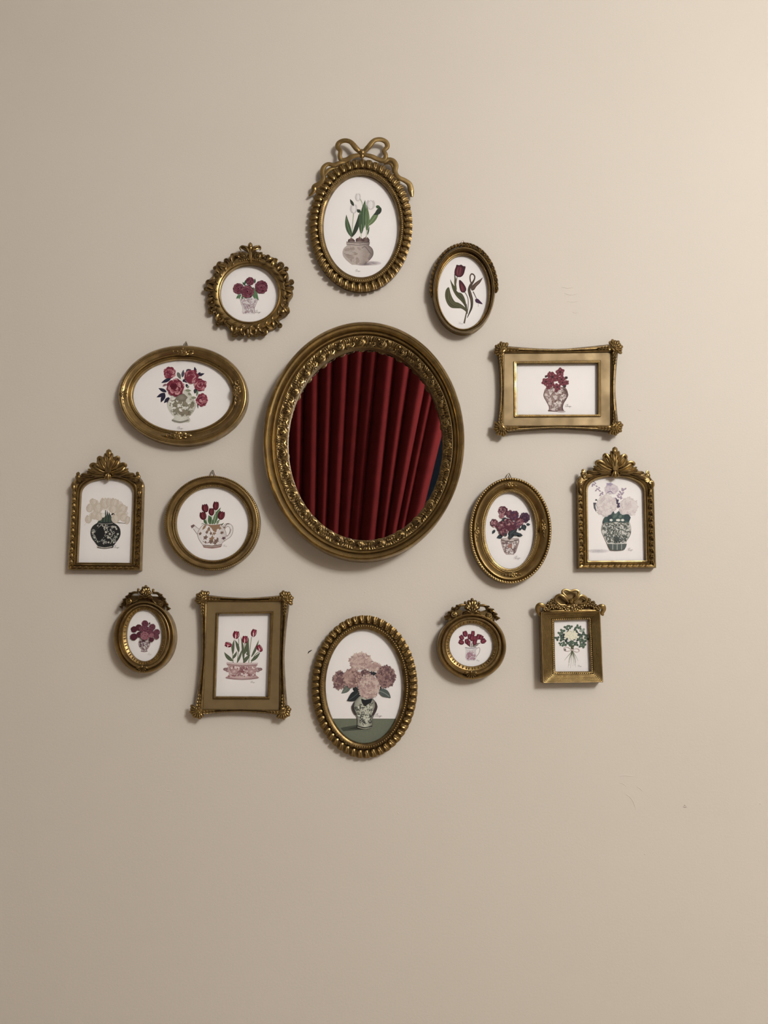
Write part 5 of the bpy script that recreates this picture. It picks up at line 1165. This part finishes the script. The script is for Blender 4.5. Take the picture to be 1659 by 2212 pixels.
fr.part('bow_loop', lambda mb: fr.tube(mb, [(820, 380, 16), (745, 295, 18), (660, 238, 18), (585, 252, 17), (548, 310, 16), (585, 375, 15), (650, 430, 15), (760, 430, 14)], [20, 28, 30, 30, 28, 22, 20, 16], 8, .8), GOLD)
fr.part('bow_loop', lambda mb: fr.tube(mb, [(920, 380, 16), (985, 310, 18), (1050, 250, 18), (1120, 262, 17), (1175, 320, 16), (1120, 390, 15), (1010, 410, 14)], [20, 28, 30, 30, 28, 22, 16], 8, .8), GOLD)
fr.part('bow_knot', lambda mb: (fr.lobe(mb, (868, 300), (868, 420), 95, 17, 5, groove=.4), mb.ball(fr.p(868, 372, 18), 38 * fr.m)), GOLD)
fr.part('ribbon_tail', lambda mb: fr.tube(mb, [(400, 505, 12), (345, 480, 14), (295, 440, 15), (235, 438, 15), (200, 480, 14), (208, 545, 13), (230, 600, 12), (252, 650, 11)], [22, 40, 48, 52, 54, 50, 42, 20], 8, .5), GOLD)
fr.part('ribbon_tail', lambda mb: fr.tube(mb, [(1360, 500, 12), (1410, 475, 14), (1455, 460, 15), (1500, 468, 15), (1508, 515, 14), (1488, 565, 13), (1484, 610, 12), (1508, 640, 11)], [22, 38, 46, 50, 50, 44, 36, 18], 8, .5), GOLD)
for i, (x, y, r) in enumerate(((865, 445, 84), (965, 490, 72), (765, 490, 66), (430, 425, 58), (505, 470, 58), (585, 460, 52), (660, 480, 56), (490, 350, 44), (350, 515, 48), (1060, 480, 54), (1150, 420, 60), (1240, 420, 60), (1330, 465, 56), (1210, 340, 46), (1300, 390, 40), (1400, 500, 46), (420, 515, 44), (880, 540, 40))):
    fr.part('rosette', lambda mb: (fr.rosette(mb, x, y, r * 1.12, 14, 5, i), mb.ball(fr.p(x, y, 12), r * .8 * fr.m, .5)), GOLD_DARK)
fr.part('base_bar', lambda mb: fr.tube(mb, [(290, 560, 13), (600, 552, 14), (868, 548, 14), (1150, 545, 14), (1420, 540, 13)], [10, 22, 24, 22, 10], 8, .7), GOLD)
fr.paper(quad((500, 715), (1232, 695), (1278, 1785), (525, 1790)))
C1, C2, C3 = ink(92, 108, 90), ink(62, 78, 66), ink(36, 46, 46)
for a in ([(880, 1365), (840, 1500), (800, 1680)], [(885, 1365), (865, 1520), (850, 1690)], [(890, 1365), (905, 1520), (895, 1650)], [(890, 1365), (930, 1520), (952, 1672)], [(870, 1365), (780, 1470), (728, 1535)], [(900, 1365), (960, 1460), (1000, 1552)], [(875, 1365), (820, 1520), (822, 1640)], [(895, 1365), (950, 1530), (930, 1640)]): fr.istroke(a, [13, 9, 4], ink(110, 112, 88), ink(176, 172, 156))
fr.ipoly([(845, 1230), (920, 1230), (915, 1300), (895, 1380), (870, 1440), (862, 1380), (858, 1300)], ink(84, 88, 66))
rnd = random.Random(8)
for x, y, z, k in ((690, 1050, 1.1, 2), (760, 1110, 1.1, 2), (960, 1100, 1.1, 2), (1000, 1020, 1.0, 2), (820, 960, 1.0, 2), (640, 1000, .9, 0), (690, 955, 1.0, 0), (770, 880, 1.0, 0), (845, 870, .9, 0), (940, 935, 1.0, 1), (985, 870, .9, 0), (1035, 890, .8, 0), (1090, 950, 1.1, 3), (1160, 1080, 1.1, 0), (1110, 1010, .9, 1), (585, 1095, .9, 1), (680, 1110, 1.0, 1), (650, 1205, .7, 0), (720, 1215, 1.0, 0), (830, 1195, 1.1, 1), (900, 1180, .9, 0), (965, 1210, .9, 1), (1050, 1130, 1.0, 0), (1115, 1160, 1.0, 1), (1060, 1240, .9, 0), (1110, 1235, 1.0, 0), (1050, 1060, .8, 1)):
    c = (C1, C2, C3, ink(176, 182, 168))[k]; a0 = rnd.random() * 6
    for j in range(3):
        a = a0 + j * 2.094; fr.iblob(x + 28 * z * math.cos(a), y + 28 * z * math.sin(a), 31 * z, 27 * z, c, mixc(c, C2 if k != 1 else C1, .5), .10, 12, a, 2)
    fr.iblob(x, y, 7 * z, None, ink(150, 158, 140))
W1 = ink(236, 231, 208)
for i in range(34):
    a = i * 2.4; q = math.sqrt(i / 34); fr.iblob(865 + 135 * q * math.cos(a), 1035 + 85 * q * math.sin(a), 22, 20, W1, ink(226, 218, 180), .25, 14, a, 5)
for x, y in ((960, 1110), (820, 1120), (740, 1100), (1105, 1088), (1000, 1070), (835, 930), (900, 945)): fr.iblob(x, y, 20, 18, W1, None, .3, 14, x, 4)
PK = ink(196, 176, 166)
for pts in ([(880, 1325), (800, 1275), (735, 1275), (728, 1320), (780, 1352), (870, 1335)], [(890, 1325), (950, 1300), (1010, 1310), (1022, 1350), (975, 1368), (890, 1338)]): fr.istroke(pts, [8, 12, 14, 14, 12, 8], PK)
fr.iblob(742, 1322, 20, 24, ink(130, 122, 116)); fr.istroke([(900, 1290), (935, 1250)], 8, ink(206, 196, 182)); fr.iblob(884, 1328, 18, 15, ink(214, 194, 184), None)
fr.done('painted_bouquet', 'green clover and white blossom bouquet tied with ribbon'); fr.sign(995, 1646, 76)
